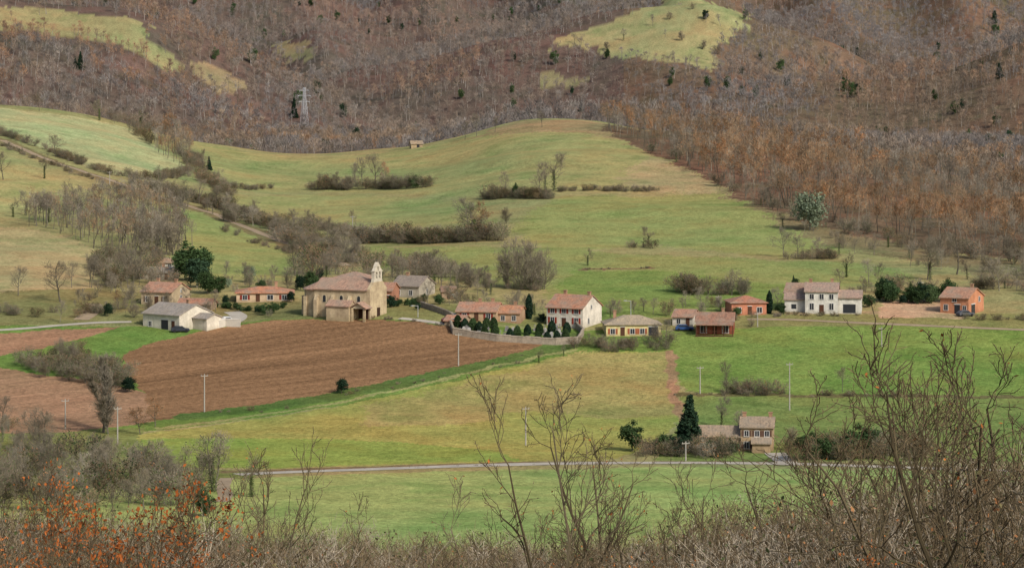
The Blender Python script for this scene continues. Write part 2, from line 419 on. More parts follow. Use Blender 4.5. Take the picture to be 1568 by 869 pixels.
olive=veg_mat('ivy_leaves',S(100,112,70),S(86,98,60),S(112,120,80))
bush=veg_mat('bush_leaves',S(126,118,80),S(112,102,72),S(138,128,92))
fgb=veg_mat('foreground_bark',S(102,92,68),S(88,77,60),S(126,114,90))
fgt=veg_mat('foreground_twig',S(128,111,84),S(112,94,72),S(150,134,110))
pale=veg_mat('pale_twig',S(176,163,142),S(154,141,120),S(194,182,160))
fgl=veg_mat('orange_oak_leaves',S(190,116,62),S(160,90,46),S(204,138,84))
olg=veg_mat('olive_leaves',S(130,144,116),S(120,132,104),S(138,150,124))
def cf(**k): d=dict(BASE); d.update(k); return d
TM={}
mid=cf(minr=.024)
TM['bare']=[build_tree('bare_tree_%d'%i,mid,10+i,[bark,twig,olive],r=.19,ivy=(500 if i==3 else 0),spray=700,spl=.75,spw=.026,sps=.25) for i in range(5)]
TM['round']=[build_tree('round_bare_tree_%d'%i,cf(minr=.022,kids=[2.6,2.0,2.0,0],start=[.1,.25,.2,1],up=[.03,.12,.1,.05]),30+i,[bark,twig],r=.13,stems=3,spread=.35,spray=1500,spl=.8,spw=.026,sps=.3) for i in range(3)]
TM['poplar']=[build_tree('poplar_%d'%i,cf(minr=.025,ang=[(.2,.4),(.3,.6),(.3,.7),(.3,.7)],ratio=[.24,.6,.6,.5],up=[.02,.25,.15,.1],start=[.1,.2,.2,1],kids=[4,2.,2.,0]),40+i,[bark,twig],r=.16,spray=900,spl=.8,spw=.024,sps=.12) for i in range(2)]
TM['brown']=[build_tree('oak_%d'%i,mid,50+i,[bark,otwig,oleaf],r=.19,leaf=500,leafsize=.17,leafspread=.35,leafz=.3,spray=500,spw=.028) for i in range(3)]
TM['ivy']=[build_tree('ivy_tree_%d'%i,mid,60+i,[bark,twig,olive],r=.2,ivy=1400,leaf=260,leafsize=.17,spray=500,spw=.028) for i in range(2)]
TM['shrub']=[build_tree('shrub_%d'%i,cf(n=[5,4,3,2],kids=[2.2,1.6,1.2,0],start=[.1,.2,.2,1],minr=.04,ratio=[.5,.55,.5,.5]),70+i,[bark,twig if i!=1 else otwig,(bush,green,oleaf,olive)[i]],r=.09,stems=6,spread=.8,leaf=(240,650,110,420)[i],leafsize=.26,leafspread=.6,spray=600,spl=1.2,spw=.05,sps=.6,sides=3) for i in range(4)]
FARC=cf(n=[4,3,2,2],kids=[2.2,1.4,1.4,0],minr=.08,blade=1,max=2,start=[.4,.3,1,1],ratio=[.46,.6,.5,.5],up=[.03,.3,.15,.05])
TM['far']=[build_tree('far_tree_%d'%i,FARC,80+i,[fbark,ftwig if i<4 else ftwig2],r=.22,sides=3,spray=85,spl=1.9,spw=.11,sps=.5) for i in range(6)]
WC=cf(n=[6,4,3,2],kids=[1.9,1.6,1.3,0],minr=.04,blade=1,max=3,start=[.35,.3,.3,1],up=[.03,.22,.12,.05],ratio=[.42,.6,.5,.5])
TM['wood']=[build_tree('wood_tree_%d'%i,WC,90+i,[bark,(otwig,wtwig,otwig,wtwig,otwig)[i],oleaf],r=.18,sides=3,leaf=(230,0,20,0,70)[i],leafsize=.2,leafz=.3,spray=140,spl=1.2,spw=.055,sps=.4) for i in range(5)]
FGC=cf(n=[9,7,6,4],wob=[.10,.17,.2,.24],up=[.02,.12,.10,.06],kids=[1.5,1.15,.95,0],start=[.25,.2,.2,1],ratio=[.55,.5,.42,.4],ang=[(.45,.9),(.45,.9),(.45,.9),(.4,.9)],minr=.0095,blade=3,max=3,tap=.78,rr=.62)
TM['sapling']=[build_tree('sapling_%d'%i,FGC,110+i,[fgb,fgt],r=.09,stems=2,spread=.35,sides=5) for i in range(4)]
TM['sapone']=[build_tree('sapone_%d'%i,cf(**{**FGC,'kids':[1.5,1.2,1.0,0],'wob':[.13,.2,.22,.24],'start':[.35,.2,.2,1],'ratio':[.42,.55,.45,.4]}),310+i,[fgb,fgt,fgl],r=.105,stems=1,sides=5,leaf=14,leafsize=.06,leafspread=.05) for i in range(4)]
TM['fgoak']=[build_tree('fg_oak_%d'%i,cf(**{**FGC,'kids':[2.1,1.5,1.3,0]}),120+i,[fgb,fgt,fgl],r=.09,stems=2,spread=.35,leaf=1500,leafsize=.075,leafspread=.15,leafz=.35) for i in range(2)]
FGS=cf(**{**FGC,'n':[6,5,3,2],'kids':[2.0,1.5,1.2,0],'start':[.1,.15,.2,1],'minr':.013,'blade':2,'up':[.02,.06,.05,.03],'ang':[(.5,1.1),(.5,1.1),(.45,1.),(.4,.9)]})
TM['fgbush']=[build_tree('fg_bush_%d'%i,FGS,130+i,[fgb if i!=2 else pale,fgt if i!=2 else pale,(bush,olive,fgl,oleaf,bush)[i]],r=.06,stems=4,spread=.8,sides=3,leaf=(160,260,0,200,60)[i],leafsize=.09,spray=240,spl=.8,spw=.013,sps=.4) for i in range(5)]
def cloud(name,seed,n,shape,size,mats,h=10,lumps=26):
    rg=np.random.RandomState(seed); rng=random.Random(seed)
    if shape=='cone':
        zc=np.repeat(np.linspace(.6,9.6,24),9); a=rg.uniform(0,6.28,len(zc)); rr=(10-zc)/10*2.6*rg.uniform(.75,1.15,len(zc))+.1
        C_=[]
        for z_,a_,r_ in zip(zc,a,rr):
            k=max(4,int(n/len(zc)*r_/1.5)); t=np.sqrt(rg.uniform(0.02,1,k))
            px=np.stack([t*r_*math.cos(a_),t*r_*math.sin(a_),z_-t*r_*.28+0*t],1)+rg.normal(size=(k,3))*np.array([.16,.16,.13])*(1.2-.5*t[:,None])
            C_.append(px)
        c=np.concatenate(C_)
    elif shape=='egg':
        d=rg.normal(size=(n,3)); d/=np.linalg.norm(d,axis=1,keepdims=True); r_=rg.uniform(.72,1.0,(n,1))*(1+.09*np.sin(d[:,0:1]*7+seed)*np.cos(d[:,2:3]*9))
        c=d*r_*np.array([3.4,3.4,5.0])+np.array([0,0,5.0]); c[:,:2]*=(1.12-.055*c[:,2:3])
    elif shape=='column':
        zz=rg.uniform(.2,10,n); prof=1.25*np.sin(np.clip(zz/10*.93+.1,0,1)*math.pi)**.55; a=rg.uniform(0,6.28,n); r_=prof*rg.uniform(.6,1.,n)*(1+.12*np.sin(a*3+zz*2))
        c=np.stack([r_*np.cos(a),r_*np.sin(a),zz],1)
    else:
        cc=rg.normal(size=(lumps,3)); cc/=np.linalg.norm(cc,axis=1,keepdims=True); cc*=rg.uniform(.35,1,(lumps,1)); cc=cc*np.array([3.2,3.2,4.0])+np.array([0,0,5.0])
        w=rg.uniform(.6,1.3,lumps); id_=rg.randint(0,lumps,n); c=cc[id_]+rg.normal(size=(n,3))*(.62*w[id_])[:,None]
        c[:,2]=np.maximum(c[:,2],.2)
    V,Fq=leaf_arrays(c,size,rg,.7); Fs=[(Fq,1)]
    segs=[(0,0,-.5,0,0,5.,.22,.13),(0,0,5.,.1,0,8.5,.13,.04)]
    for k in range(8):
        a=rng.uniform(0,6.28); z0=rng.uniform(2,6); segs.append((0,0,z0,1.7*math.cos(a),1.7*math.sin(a),z0+1.4,.08,.03))
    if shape in('egg','column'): segs=segs[:2]
    v2,f2=seg_arrays(segs,5); Fs.append((f2+len(V),0))
    V=np.concatenate([V,v2]); V[:,2]*=np.where(V[:,2]>0,h/V[:,2].max(),1)
    return fast_mesh(name,V,Fs,mats)
TM['conifer']=[cloud('conifer_%d'%i,150+i,5200,'cone',.24,[bark,darkg]) for i in range(2)]
TM['egg']=[cloud('egg_%d'%i,160+i,3600,'egg',.34,[bark,darkg if i else green]) for i in range(2)]
TM['column']=[cloud('col_%d'%i,165+i,2600,'column',.26,[bark,darkg]) for i in range(1)]
TM['evergreen']=[cloud('ever_%d'%i,170+i,3600,'lump',.28,[bark,green if i!=1 else darkg],lumps=34) for i in range(3)]
TM['olive']=[cloud('olive_%d'%i,180+i,2200,'lump',.26,[bark,olg],lumps=34) for i in range(2)]
print('templates',time.time()-T_START,{k:v for k,v in FC.items() if k.endswith('_0')})
COL={}
def coll(key,keys):
    c=bpy.data.collections.new('lib_'+key)
    n=0
    for k in keys:
        for me in TM[k]:
            o=bpy.data.objects.new('%s_%02d'%(key,n),me); c.objects.link(o); n+=1
    COL[key]=(c,n)
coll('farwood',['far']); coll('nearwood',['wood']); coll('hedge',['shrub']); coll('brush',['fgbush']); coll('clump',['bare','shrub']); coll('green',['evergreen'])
def gn_group(key):
    c,n=COL[key]
    ng=bpy.data.node_groups.new('scatter_'+key,'GeometryNodeTree')
    ng.interface.new_socket('Geometry',in_out='INPUT',socket_type='NodeSocketGeometry')
    ng.interface.new_socket('Geometry',in_out='OUTPUT',socket_type='NodeSocketGeometry')
    N=ng.nodes;L=ng.links
    gi=N.new('NodeGroupInput');go=N.new('NodeGroupOutput')
    ip=N.new('GeometryNodeInstanceOnPoints'); ci=N.new('GeometryNodeCollectionInfo')
    ci.inputs['Collection'].default_value=c; ci.inputs['Separate Children'].default_value=True; ci.inputs['Reset Children'].default_value=True
    def na(nm,t):
        a=N.new('GeometryNodeInputNamedAttribute'); a.data_type=t; a.inputs['Name'].default_value=nm
        return [o for o in a.outputs if o.enabled and o.name=='Attribute'][0]
    L.new(gi.outputs[0],ip.inputs['Points']); L.new(ci.outputs[0],ip.inputs['Instance'])
    ip.inputs['Pick Instance'].default_value=True
    L.new(na('idx','INT'),ip.inputs['Instance Index'])
    er=N.new('FunctionNodeEulerToRotation'); L.new(na('rot','FLOAT_VECTOR'),er.inputs[0]); L.new(er.outputs[0],ip.inputs['Rotation'])
    L.new(na('scl','FLOAT_VECTOR'),ip.inputs['Scale'])
    L.new(ip.outputs[0],go.inputs[0])
    return ng
GN={k:gn_group(k) for k in COL}
def scatter(name,key,pts,h,wide=1.0,idx=None,seed=0):
    pts=np.asarray(pts,float); n=len(pts)
    if n==0: return
    rg=np.random.RandomState(seed+n)
    me=bpy.data.meshes.new(name); me.vertices.add(n); me.vertices.foreach_set('co',pts.astype(np.float32).ravel())
    h=np.broadcast_to(np.asarray(h,float),(n,))/10.
    sc=np.stack([h*wide*rg.uniform(.85,1.15,n),h*wide*rg.uniform(.85,1.15,n),h],1)
    rot=np.stack([rg.normal(size=n)*.04,rg.normal(size=n)*.04,rg.uniform(0,6.28,n)],1)
    if idx is None: idx=rg.randint(0,COL[key][1],n)
    for nm,t,d,f in (('scl','FLOAT_VECTOR',sc,'vector'),('rot','FLOAT_VECTOR',rot,'vector'),('idx','INT',idx,'value')):
        a=me.attributes.new(nm,t,'POINT'); a.data.foreach_set(f,np.asarray(d,np.int32 if t=='INT' else np.float32).ravel())
    o=link(name,me); md=o.modifiers.new('scatter','NODES'); md.node_group=GN[key]
    return o
# ---- far woodland
rg=np.random.RandomState(3)
def jgrid(x0,x1,y0,y1,s,rg):
    gx,gy=np.meshgrid(np.arange(x0,x1,s),np.arange(y0,y1,s)); gx=gx.ravel()+rg.uniform(-.5,.5,gx.size)*s; gy=gy.ravel()+rg.uniform(-.5,.5,gy.size)*s
    return gx,gy
gx,gy=jgrid(-700,700,1060,3060,7.6,rg)
gu=UC+F*gx/gy
k=(gu>-220)&(gu<1790)&(gy>Dcrest(gu)+np.where(gu>945,-25,45+18*wav(gx,gy,60,3)))
gfx,gfy=cx_(gx,gy)
gfx=gfx+rg.normal(size=len(gx))*3; gfy=gfy+rg.normal(size=len(gx))*6
for po in clear: k&=~(inpoly(gfx,gfy,po)&(rg.uniform(size=len(gx))<.985))
thin=fbm(gx,gy,60,3,.6,9); k&=~((thin>.42)&(rg.uniform(size=len(gx))<.75))
gx,gy=gx[k],gy[k]
hs_=fbm(gx,gy,110,3,.6,11)
hh=rg.uniform(7.5,14,len(gx))*(1+.45*hs_)
pt=fbm(gx,gy*.7,170,4,.6,12)+rg.normal(size=len(gx))*.07
idx=np.where(pt>.10,rg.randint(4,6,len(gx)),rg.randint(0,4,len(gx)))
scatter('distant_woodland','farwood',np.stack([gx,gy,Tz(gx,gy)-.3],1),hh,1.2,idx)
print('far trees',len(gx),time.time()-T_START)
q=rg.choice(len(gx),700,replace=False); q=q[(fbm(gx[q],gy[q],150,2,.5,13)>-.05)&(gy[q]>1450)]
scatter('distant_evergreen_trees','green',np.stack([gx[q],gy[q],Tz(gx[q],gy[q])],1),rg.uniform(5,12,len(q)),.75)
# ---- near woods
def wood(name,pts,s,h0,h1,key='nearwood',wide=1.0,seed=1,ymax=1500,idx=None,keep=None,**kw):
    rg=np.random.RandomState(seed)
    po=PX(pts,ymax=ymax,**kw); gx,gy=jgrid(po[:,0].min(),po[:,0].max(),po[:,1].min(),po[:,1].max(),s,rg)
    k=inpoly(gx+2*wav(gx,gy,17,2),gy+3*wav(gx,gy,23,4),po)
    if keep is not None: k&=rg.uniform(size=len(gx))<keep
    gx,gy=gx[k],gy[k]
    if isinstance(idx,str):
        pt=fbm(gx,gy,45,3,.6,6)*2.4+rg.normal(size=len(gx))*.3; ix=np.where(pt>.05,rg.choice([0,2,4],len(gx)),rg.choice([1,3,2],len(gx)))
    elif idx is not None: ix=rg.choice(idx,len(gx))
    else: ix=None
    return scatter(name,key,np.stack([gx,gy,Tz(gx,gy)-.2],1),rg.uniform(h0,h1,len(gx))*(1+.3*fbm(gx,gy,30,2,.5,8)),wide,ix)
wood('oak_woodland',[(925,196),(960,216),(1010,232),(1060,258),(1110,284),(1190,318),(1300,352),(1430,378),(1568,398),(1900,415),(2000,345),(1568,290),(1300,236),(1100,210),(1000,199),(925,188)],6.2,8,13.5,idx='patch',wide=1.1)
wood('woodland_edge_scrub',[(980,228),(1060,262),(1110,292),(1190,328),(1300,362),(1420,390),(1568,412),(1800,425),(1800,400),(1568,390),(1300,345),(1180,310),(1100,275),(1000,222)],5.5,2.5,7,key='clump',wide=1.2,seed=5,keep=.75)
wood('hillside_scrub',[(1120,300),(1200,330),(1350,372),(1568,408),(1900,410),(1900,470),(1568,452),(1420,412),(1300,392),(1200,350)],9,2,7,key='clump',wide=1.15,seed=6,keep=.58)
wood('copse',[(40,345),(45,325),(150,305),(230,305),(290,338),(290,385),(230,400),(150,385),(110,362)],4.8,7,11.5,seed=8,idx=[1,3,1,3,2],wide=1.2)
wood('hillside_thicket',[(150,395),(240,400),(250,425),(200,450),(150,460),(130,430)],5.0,3,8,key='clump',seed=9,keep=.85)
wood('crest_trees',[(225,205),(285,225),(300,255),(280,262),(240,235)],5.5,7,13,seed=10,idx=[1,2,3,4])
wood('ridge_scrub',[(150,178),(215,194),(240,206),(235,225),(180,195)],6,4,7,key='clump',seed=12)
wood('village_scrub',[(150,440),(215,440),(220,492),(150,490),(100,470)],5.5,2,6,key='clump',seed=14,keep=.6)
wood('farm_garden_trees',[(205,468),(290,474),(330,482),(300,486),(215,486)],5.0,2,4.5,key='clump',seed=24,keep=.6)
wood('hillside_garden_trees',[(200,430),(350,434),(450,440),(470,446),(340,448),(205,442)],6.5,2.5,6,key='clump',seed=25,keep=.7)
wood('churchyard_trees',[(450,420),(520,412),(600,418),(610,436),(540,440),(455,440)],7,4,9,key='clump',seed=26,keep=.6)
wood('lane_side_trees',[(640,455),(700,458),(830,470),(835,480),(700,476),(640,468)],6,2.5,6,key='clump',seed=27,keep=.5)
wood('ditch_thicket',[(30,560),(60,553),(110,548),(160,560),(200,580),(205,600),(150,596),(60,575)],3.6,2.5,5,key='hedge',seed=15,wide=1.3)
wood('valley_brush',[(-200,640),(20,650),(60,700),(140,715),(230,722),(300,740),(350,770),(250,790),(-200,800)],5.4,3,8,key='clump',seed=16,keep=.8,wide=1.15)
wood('garden_thicket',[(985,692),(1060,694),(1130,690),(1150,700),(1080,704),(985,700)],2.6,2.5,4.5,key='hedge',seed=17)
wood('garden_hedge',[(1210,700),(1240,695),(1300,692),(1420,690),(1430,704),(1300,706),(1215,707)],3.0,3,6,key='hedge',seed=18)
wood('orchard_trees',[(560,412),(640,418),(700,432),(760,446),(740,456),(660,446),(590,430)],7,4,8,key='clump',seed=19,keep=.75)
wood('village_garden_trees',[(930,470),(1030,470),(1110,462),(1110,472),(1030,488),(940,484)],7,2.5,5.5,key='clump',seed=20,keep=.7)
# ---- hedgerows
def hedge(pts,h,wd,name='hedgerow',key='hedge',sp=1.6,seed=1,wide=1.4,ymin=400,ymax=1345,ix=None):
    rg=np.random.RandomState(seed+abs(int(pts[0][0]))); po=PX(pts,ymin=ymin,ymax=ymax); out=[]
    for a,b_ in zip(po[:-1],po[1:]):
        L_=math.hypot(b_[0]-a[0],b_[1]-a[1]); n=max(2,int(L_/sp))
        t=rg.uniform(0,1,n)[:,None]; out.append(a[None,:2]*(1-t)+b_[None,:2]*t+rg.normal(size=(n,2))*wd*.35)
    p=np.concatenate(out); z=Tz(p[:,0],p[:,1])-.2
    hh=h*rg.uniform(.5,1.25,len(p))*(1+.3*wav(p[:,0],p[:,1],18,2))
    idx=None if ix is None else rg.choice(ix,len(p))
    scatter(name,key,np.stack([p[:,0],p[:,1],z],1),hh,wide,idx,seed)
hedge([(482,290),(560,288),(652,286)],5.0,5,sp=1.1)
hedge([(742,303),(800,303),(850,304)],4.6,5,sp=1.1)
hedge([(850,293),(920,291),(1008,293)],2.8,3,sp=.8)
hedge([(556,372),(640,372),(700,370),(758,368)],6.2,6,sp=.9)
hedge([(440,345),(500,352),(545,362),(560,372)],4.5,5)
hedge([(345,288),(415,288)],2.8,3)
hedge([(965,379),(1002,379)],3.4,3)
hedge([(1200,396),(1290,396)],3.4,3,sp=1.1)
hedge([(892,412),(995,410)],.9,1)
hedge([(0,205),(60,226),(110,246),(170,268),(235,276),(290,262)],3.4,4)
hedge([(0,222),(120,268),(210,300),(260,312)],1.8,3,sp=2.5)
hedge([(285,238),(330,285),(345,300)],3.8,5)
hedge([(215,284),(300,308),(370,330),(440,356),(500,386),(545,402)],4.2,6,sp=1.1)
hedge([(240,300),(340,330),(430,362),(500,392)],6.5,9,sp=5,key='clump')
hedge([(330,345),(440,385),(500,408)],1.8,3,sp=3.)
hedge([(560,400),(640,410),(700,425),(760,440),(830,445)],4.5,7,sp=1.5,key='clump')
hedge([(1048,446),(1090,452),(1135,450)],4.8,6,sp=1.2)
hedge([(890,532),(960,534),(1022,530)],3.3,5,sp=.9)
hedge([(1118,603),(1200,604)],3.4,3,sp=.9,ix=[0,2])
hedge([(1045,604),(1320,606),(1500,608)],1.4,2,sp=2)
hedge([(360,723),(560,717),(800,711),(1000,709),(1400,714)],.45,.5,sp=1.6,ix=[0,2])
hedge([(300,640),(420,624),(560,600),(700,570),(820,545)],.9,5,sp=4.5)
hedge([(1345,462),(1400,464),(1455,462)],4.8,4,name='evergreen_hedge',key='green',sp=1.0,wide=1.1)
hedge([(330,470),(400,478),(440,470)],1.8,2,name='evergreen_hedge',key='green',sp=1.2,wide=1.3)
hedge([(590,468),(620,470),(650,462)],2.0,2,name='evergreen_hedge',key='green',sp=1.3,wide=1.3)
hedge([(1060,492),(1035,500)],1.6,1.5,name='evergreen_hedge',key='green',sp=1.2)
hedge([(540,487),(640,492),(690,500)],1.1,2,sp=2.2)
hedge([(0,478),(70,482),(140,478),(200,474)],2.8,5,sp=1.8)
hedge([(1180,480),(1240,484),(1330,482)],1.3,2.5,sp=1.6)
hedge([(1480,488),(1568,490),(1700,492)],1.8,3,sp=1.4)
hedge([(1110,490),(1160,486),(1200,484)],1.8,2,sp=1.2)
hedge([(1500,440),(1568,446),(1700,450)],4,8,sp=1.2,key='clump')
hedge([(1310,440),(1350,448),(1420,446)],4.5,7,sp=2.2,key='clump')
# ---- foreground brush (viewer's own hillside)
rg=np.random.RandomState(21)
Tu=[-400,0,120,260,400,520,620,760,900,1000,1100,1250,1350,1450,1568,2000]; Tv=[730,732,758,770,766,784,802,788,796,788,758,728,694,670,648,640]
pts=[];hs=[]
for D0,D1,cnt in ((46,110,520),(110,200,420),(200,400,480)):
    D=rg.uniform(D0,D1,cnt); u_=rg.uniform(-300,1850,cnt)
    xx=(u_-UC)/F*D; zz=Tz(xx,D); vb=HZ-F*(zz-CZ)/D
    vt=np.interp(u_,Tu,Tv)+np.abs(rg.normal(size=cnt))*42-2
    H=(vb-vt)*D/F; ok=H>1.0
    pts.append(np.stack([xx,D,zz-.2],1)[ok]); hs.append(np.clip(H[ok],1,9.8))
pts=np.concatenate(pts);hs=np.concatenate(hs)
scatter('foreground_brush','brush',pts,hs,.95)
# ---- single trees
_rt=random.Random(5)
def put_tree(name,kind,x_,y_,H,wide=1.0):
    z_=float(Tz(x_,y_)); me=_rt.choice(TM[kind]); s=H/10.
    return link(name,me,(x_,y_,z_-.1),_rt.uniform(0,6.28),(s*wide,s*wide,s))
NM=dict(bare='bare_tree',round='round_bare_tree',poplar='bare_poplar',brown='oak_tree',ivy='ivy_covered_tree',shrub='shrub',conifer='conifer_tree',egg='clipped_cypress',column='cypress_tree',evergreen='evergreen_tree',olive='olive_tree',sapling='bare_sapling',sapone='bare_sapling',fgoak='oak_sapling_with_leaves')
def tree(kind,u,vb,vt,wide=1.0,**kw):
    kw.setdefault('ymax',1345)
    x_,y_,z_=P(u,vb,**kw); put_tree(NM[kind],kind,x_,y_,(vb-vt)*y_/F,wide)
def treeD(kind,u,D,vt,wide=1.0):
    x_=(u-UC)/F*D; z_=float(Tz(x_,D)); vb=HZ-F*(z_-CZ)/D
    put_tree(NM[kind],kind,x_,D,(vb-vt)*D/F,wide)
for t in [('bare',555,285,236),('bare',575,285,230,1.3),('brown',590,284,244),('bare',545,287,246,1.1),('brown',495,290,265),('evergreen',635,288,266),('bare',515,290,260,1.1),
 ('bare',848,292,228,1.3),('bare',835,294,244,1.2),('bare',775,303,258,.9),('bare',825,303,256),('evergreen',790,303,278,.7),('shrub',760,305,282),
 ('bare',715,366,296,1.2),('brown',738,366,302,1.1),('ivy',726,368,306,1.2),('round',775,342,314,1.1),('bare',540,350,318,.8),('bare',450,352,316,1.1),('ivy',448,356,336),('bare',470,356,318,1.1),('bare',500,378,328,1.2),('round',525,392,343,1.2),('bare',425,352,320,1.1),
 ('bare',250,298,262,1.2),('ivy',285,306,272),('bare',305,312,270,1.2),('bare',330,320,280,1.2),('bare',345,326,290),('bare',385,338,302,1.1),('ivy',322,318,288,1.1),('bare',510,392,345,1.2),('round',540,398,360,1.1),
 ('round',800,443,352,1.05),('round',832,443,374,1.1),('round',780,440,378,1.),('round',812,444,364,1.1),('ivy',900,406,377,.9),('bare',993,378,343,1.4),('ivy',985,377,362),('bare',1200,394,344,1.3),('bare',1252,394,360,1.2),('bare',1222,394,358,1.2),('olive',1240,352,286,1.1),
 ('ivy',1296,424,380,.9),('bare',1330,432,392,1.2),('bare',1345,440,398),('bare',1420,428,360,1.3),('ivy',1424,428,376),('bare',1465,420,350,1.3),('ivy',1360,378,344),('bare',1440,395,350),('round',1545,400,353),('bare',1530,445,390,1.3),('bare',1500,440,403,1.2),
 ('bare',660,442,374,1.3),('ivy',665,442,394,.9),('bare',640,436,396,1.2),('round',722,440,398,1.2),('bare',700,440,402,1.2),('bare',600,425,386,1.3),('bare',690,436,390,1.2),('round',745,445,413),('ivy',690,448,424),('bare',618,430,392,1.2),('bare',675,446,384,1.2),
 ('ivy',455,442,400,1.2),('evergreen',474,440,412,1.3),('evergreen',482,446,420,1.2),('bare',500,428,384,1.3),('bare',585,440,392,1.3),('ivy',606,446,404,1.2),('evergreen',600,470,450,1.2),('bare',655,464,426,1.3),('evergreen',672,466,448,1.2),('bare',705,478,440,1.3),('evergreen',760,484,464,1.2),('bare',795,478,440,1.3),('ivy',818,482,448,1.2),('bare',905,488,452,1.3),('bare',935,486,456,1.3),('round',1105,476,450,1.2),('bare',1075,470,436,1.3),('evergreen',1128,484,468,1.3),('round',870,474,448,1.3),('bare',1192,474,436,1.3),('evergreen',400,444,426,1.3),('bare',440,440,404,1.2),
 ('round',1055,448,416,1.2),('round',1085,450,418,1.2),('bare',1120,452,408,1.3),('round',1135,452,420,1.1),('shrub',1070,452,425),
 ('bare',28,452,403,1.3),('bare',92,462,394,1.5),('bare',140,440,383,1.3),('bare',110,440,396,1.2),('ivy',68,273,232,.8),('bare',40,330,288,1.2),('bare',85,240,203,1.3),('ivy',20,332,300),('bare',5,275,228,1.2),('ivy',245,280,250,.8),
 ('bare',60,338,290,1.2),('bare',75,340,292,1.2),('round',240,385,325,1.1),('round',265,390,335,1.1),('round',215,390,330,1.1),('bare',190,380,322,1.2),
 ('brown',268,222,168,1.2),('ivy',215,198,160,1.2),('ivy',152,184,150),('brown',255,215,178),('brown',290,232,198),('conifer',320,260,238),('bare',60,170,140),('bare',310,262,225),
 ('evergreen',290,430,366,1.3),('evergreen',310,420,376,1.2),('evergreen',280,418,378,1.1),('evergreen',302,440,392,1.3),('evergreen',318,450,412,1.2),('evergreen',335,448,420,1.2),('olive',382,432,403,1.1),('evergreen',460,444,420),('evergreen',490,430,408),('olive',350,440,424),('bare',345,430,395),
 ('round',255,470,444),('brown',180,470,440),('shrub',330,470,455),('bare',195,440,405,1.2),('bare',92,494,456,1.2),('evergreen',165,484,462),('shrub',120,486,468),('conifer',206,415,396),
 ('round',225,480,452,1.1),('shrub',245,486,470,1.3),('bare',200,474,440,1.2),('evergreen',345,466,450,1.2),('evergreen',362,474,461,1.4),('round',440,440,415),('bare',420,436,402,1.2),('evergreen',446,462,444,1.1),('bare',285,470,436,1.2),('evergreen',230,494,478,1.4),('bare',375,436,398,1.2),
 ('bare',228,472,432,1.3),('round',205,486,458,1.2),('bare',300,494,462,1.1),('round',318,478,455,1.1),('evergreen',275,482,466,1.3),('bare',235,440,404,1.2),('bare',330,476,440,1.2),('round',190,430,402,1.2),
 ('column',810,488,448,1.2),('column',1178,480,443,1.1),('evergreen',1218,440,424),('conifer',1215,430,420),('round',1240,478,450),('evergreen',1196,482,462,1.2),('bare',1300,470,435,1.2),('evergreen',1312,474,452,1.3),('evergreen',1330,470,448,1.3),('bare',1395,462,425,1.2),
 ('bare',985,475,453,1.4),('bare',970,478,460,1.3),('bare',1000,480,453,1.3),('shrub',1150,500,484),('bare',1020,520,484,1.3),('bare',1010,525,490,1.3),('round',1075,480,458,1.1),('bare',1045,478,452,1.2),('evergreen',830,494,478,1.3),('bare',832,482,455,1.2),('round',720,478,455,1.1),('evergreen',640,474,462,1.3),('bare',750,478,452,1.2),
 ('ivy',825,555,530,1.0),('evergreen',523,602,577,1.2),('ivy',863,545,525,.8),('shrub',412,485,470),('evergreen',418,480,460,1.4),('evergreen',405,482,462,1.2),
 ('poplar',158,662,538,1.6),('poplar',166,664,560,1.5),('brown',215,664,618,1.7),('brown',238,652,603,1.4),('evergreen',198,600,575,1.4),('round',62,690,616,1.3),('round',95,560,510,1.),('round',118,562,518),
 ('conifer',1056,690,602,1.25),('evergreen',968,690,640,1.1),('evergreen',1015,694,660,1.3),('evergreen',1040,698,662,1.3),('evergreen',1028,690,664,1.2),('bare',1105,655,603,1.3),('bare',1112,600,548,.9),('round',1130,655,623),('evergreen',1240,703,658,1.4),('evergreen',1268,703,666,1.3),('round',1210,690,648),('evergreen',1320,700,645,1.3),('evergreen',1300,703,655,1.3),('bare',1290,600,558),('evergreen',1120,696,670,1.2),('evergreen',1085,698,672,1.2),
 ('ivy',325,752,656,1.2),('bare',330,750,650,1.3),('round',70,710,673),('round',28,690,653),('ivy',385,760,686),('evergreen',312,790,745),
 ('bare',1285,390,352),('bare',985,230,196),('brown',940,196,150,1.2),('brown',960,205,160),('bare',730,208,170),('bare',758,202,176),('bare',712,214,184),('bare',830,195,166)]:
    tree(*t)
for t in [('conifer',123,106,78),('conifer',115,104,86),('conifer',450,180,150),('bare',955,62,42,1.2),('conifer',890,170,152),('conifer',1530,120,96,1.3),('round',1045,62,46,1.3),('round',1075,76,60,1.3),('evergreen',1080,30,14),('round',1025,30,16,1.3),('round',1100,84,64,1.3),('bare',1000,40,20,1.2),('round',930,76,62,1.4),('bare',880,66,50,1.3),('round',1060,14,2,1.3)]:
    tree(*t,ymin=1500,ymax=3400)
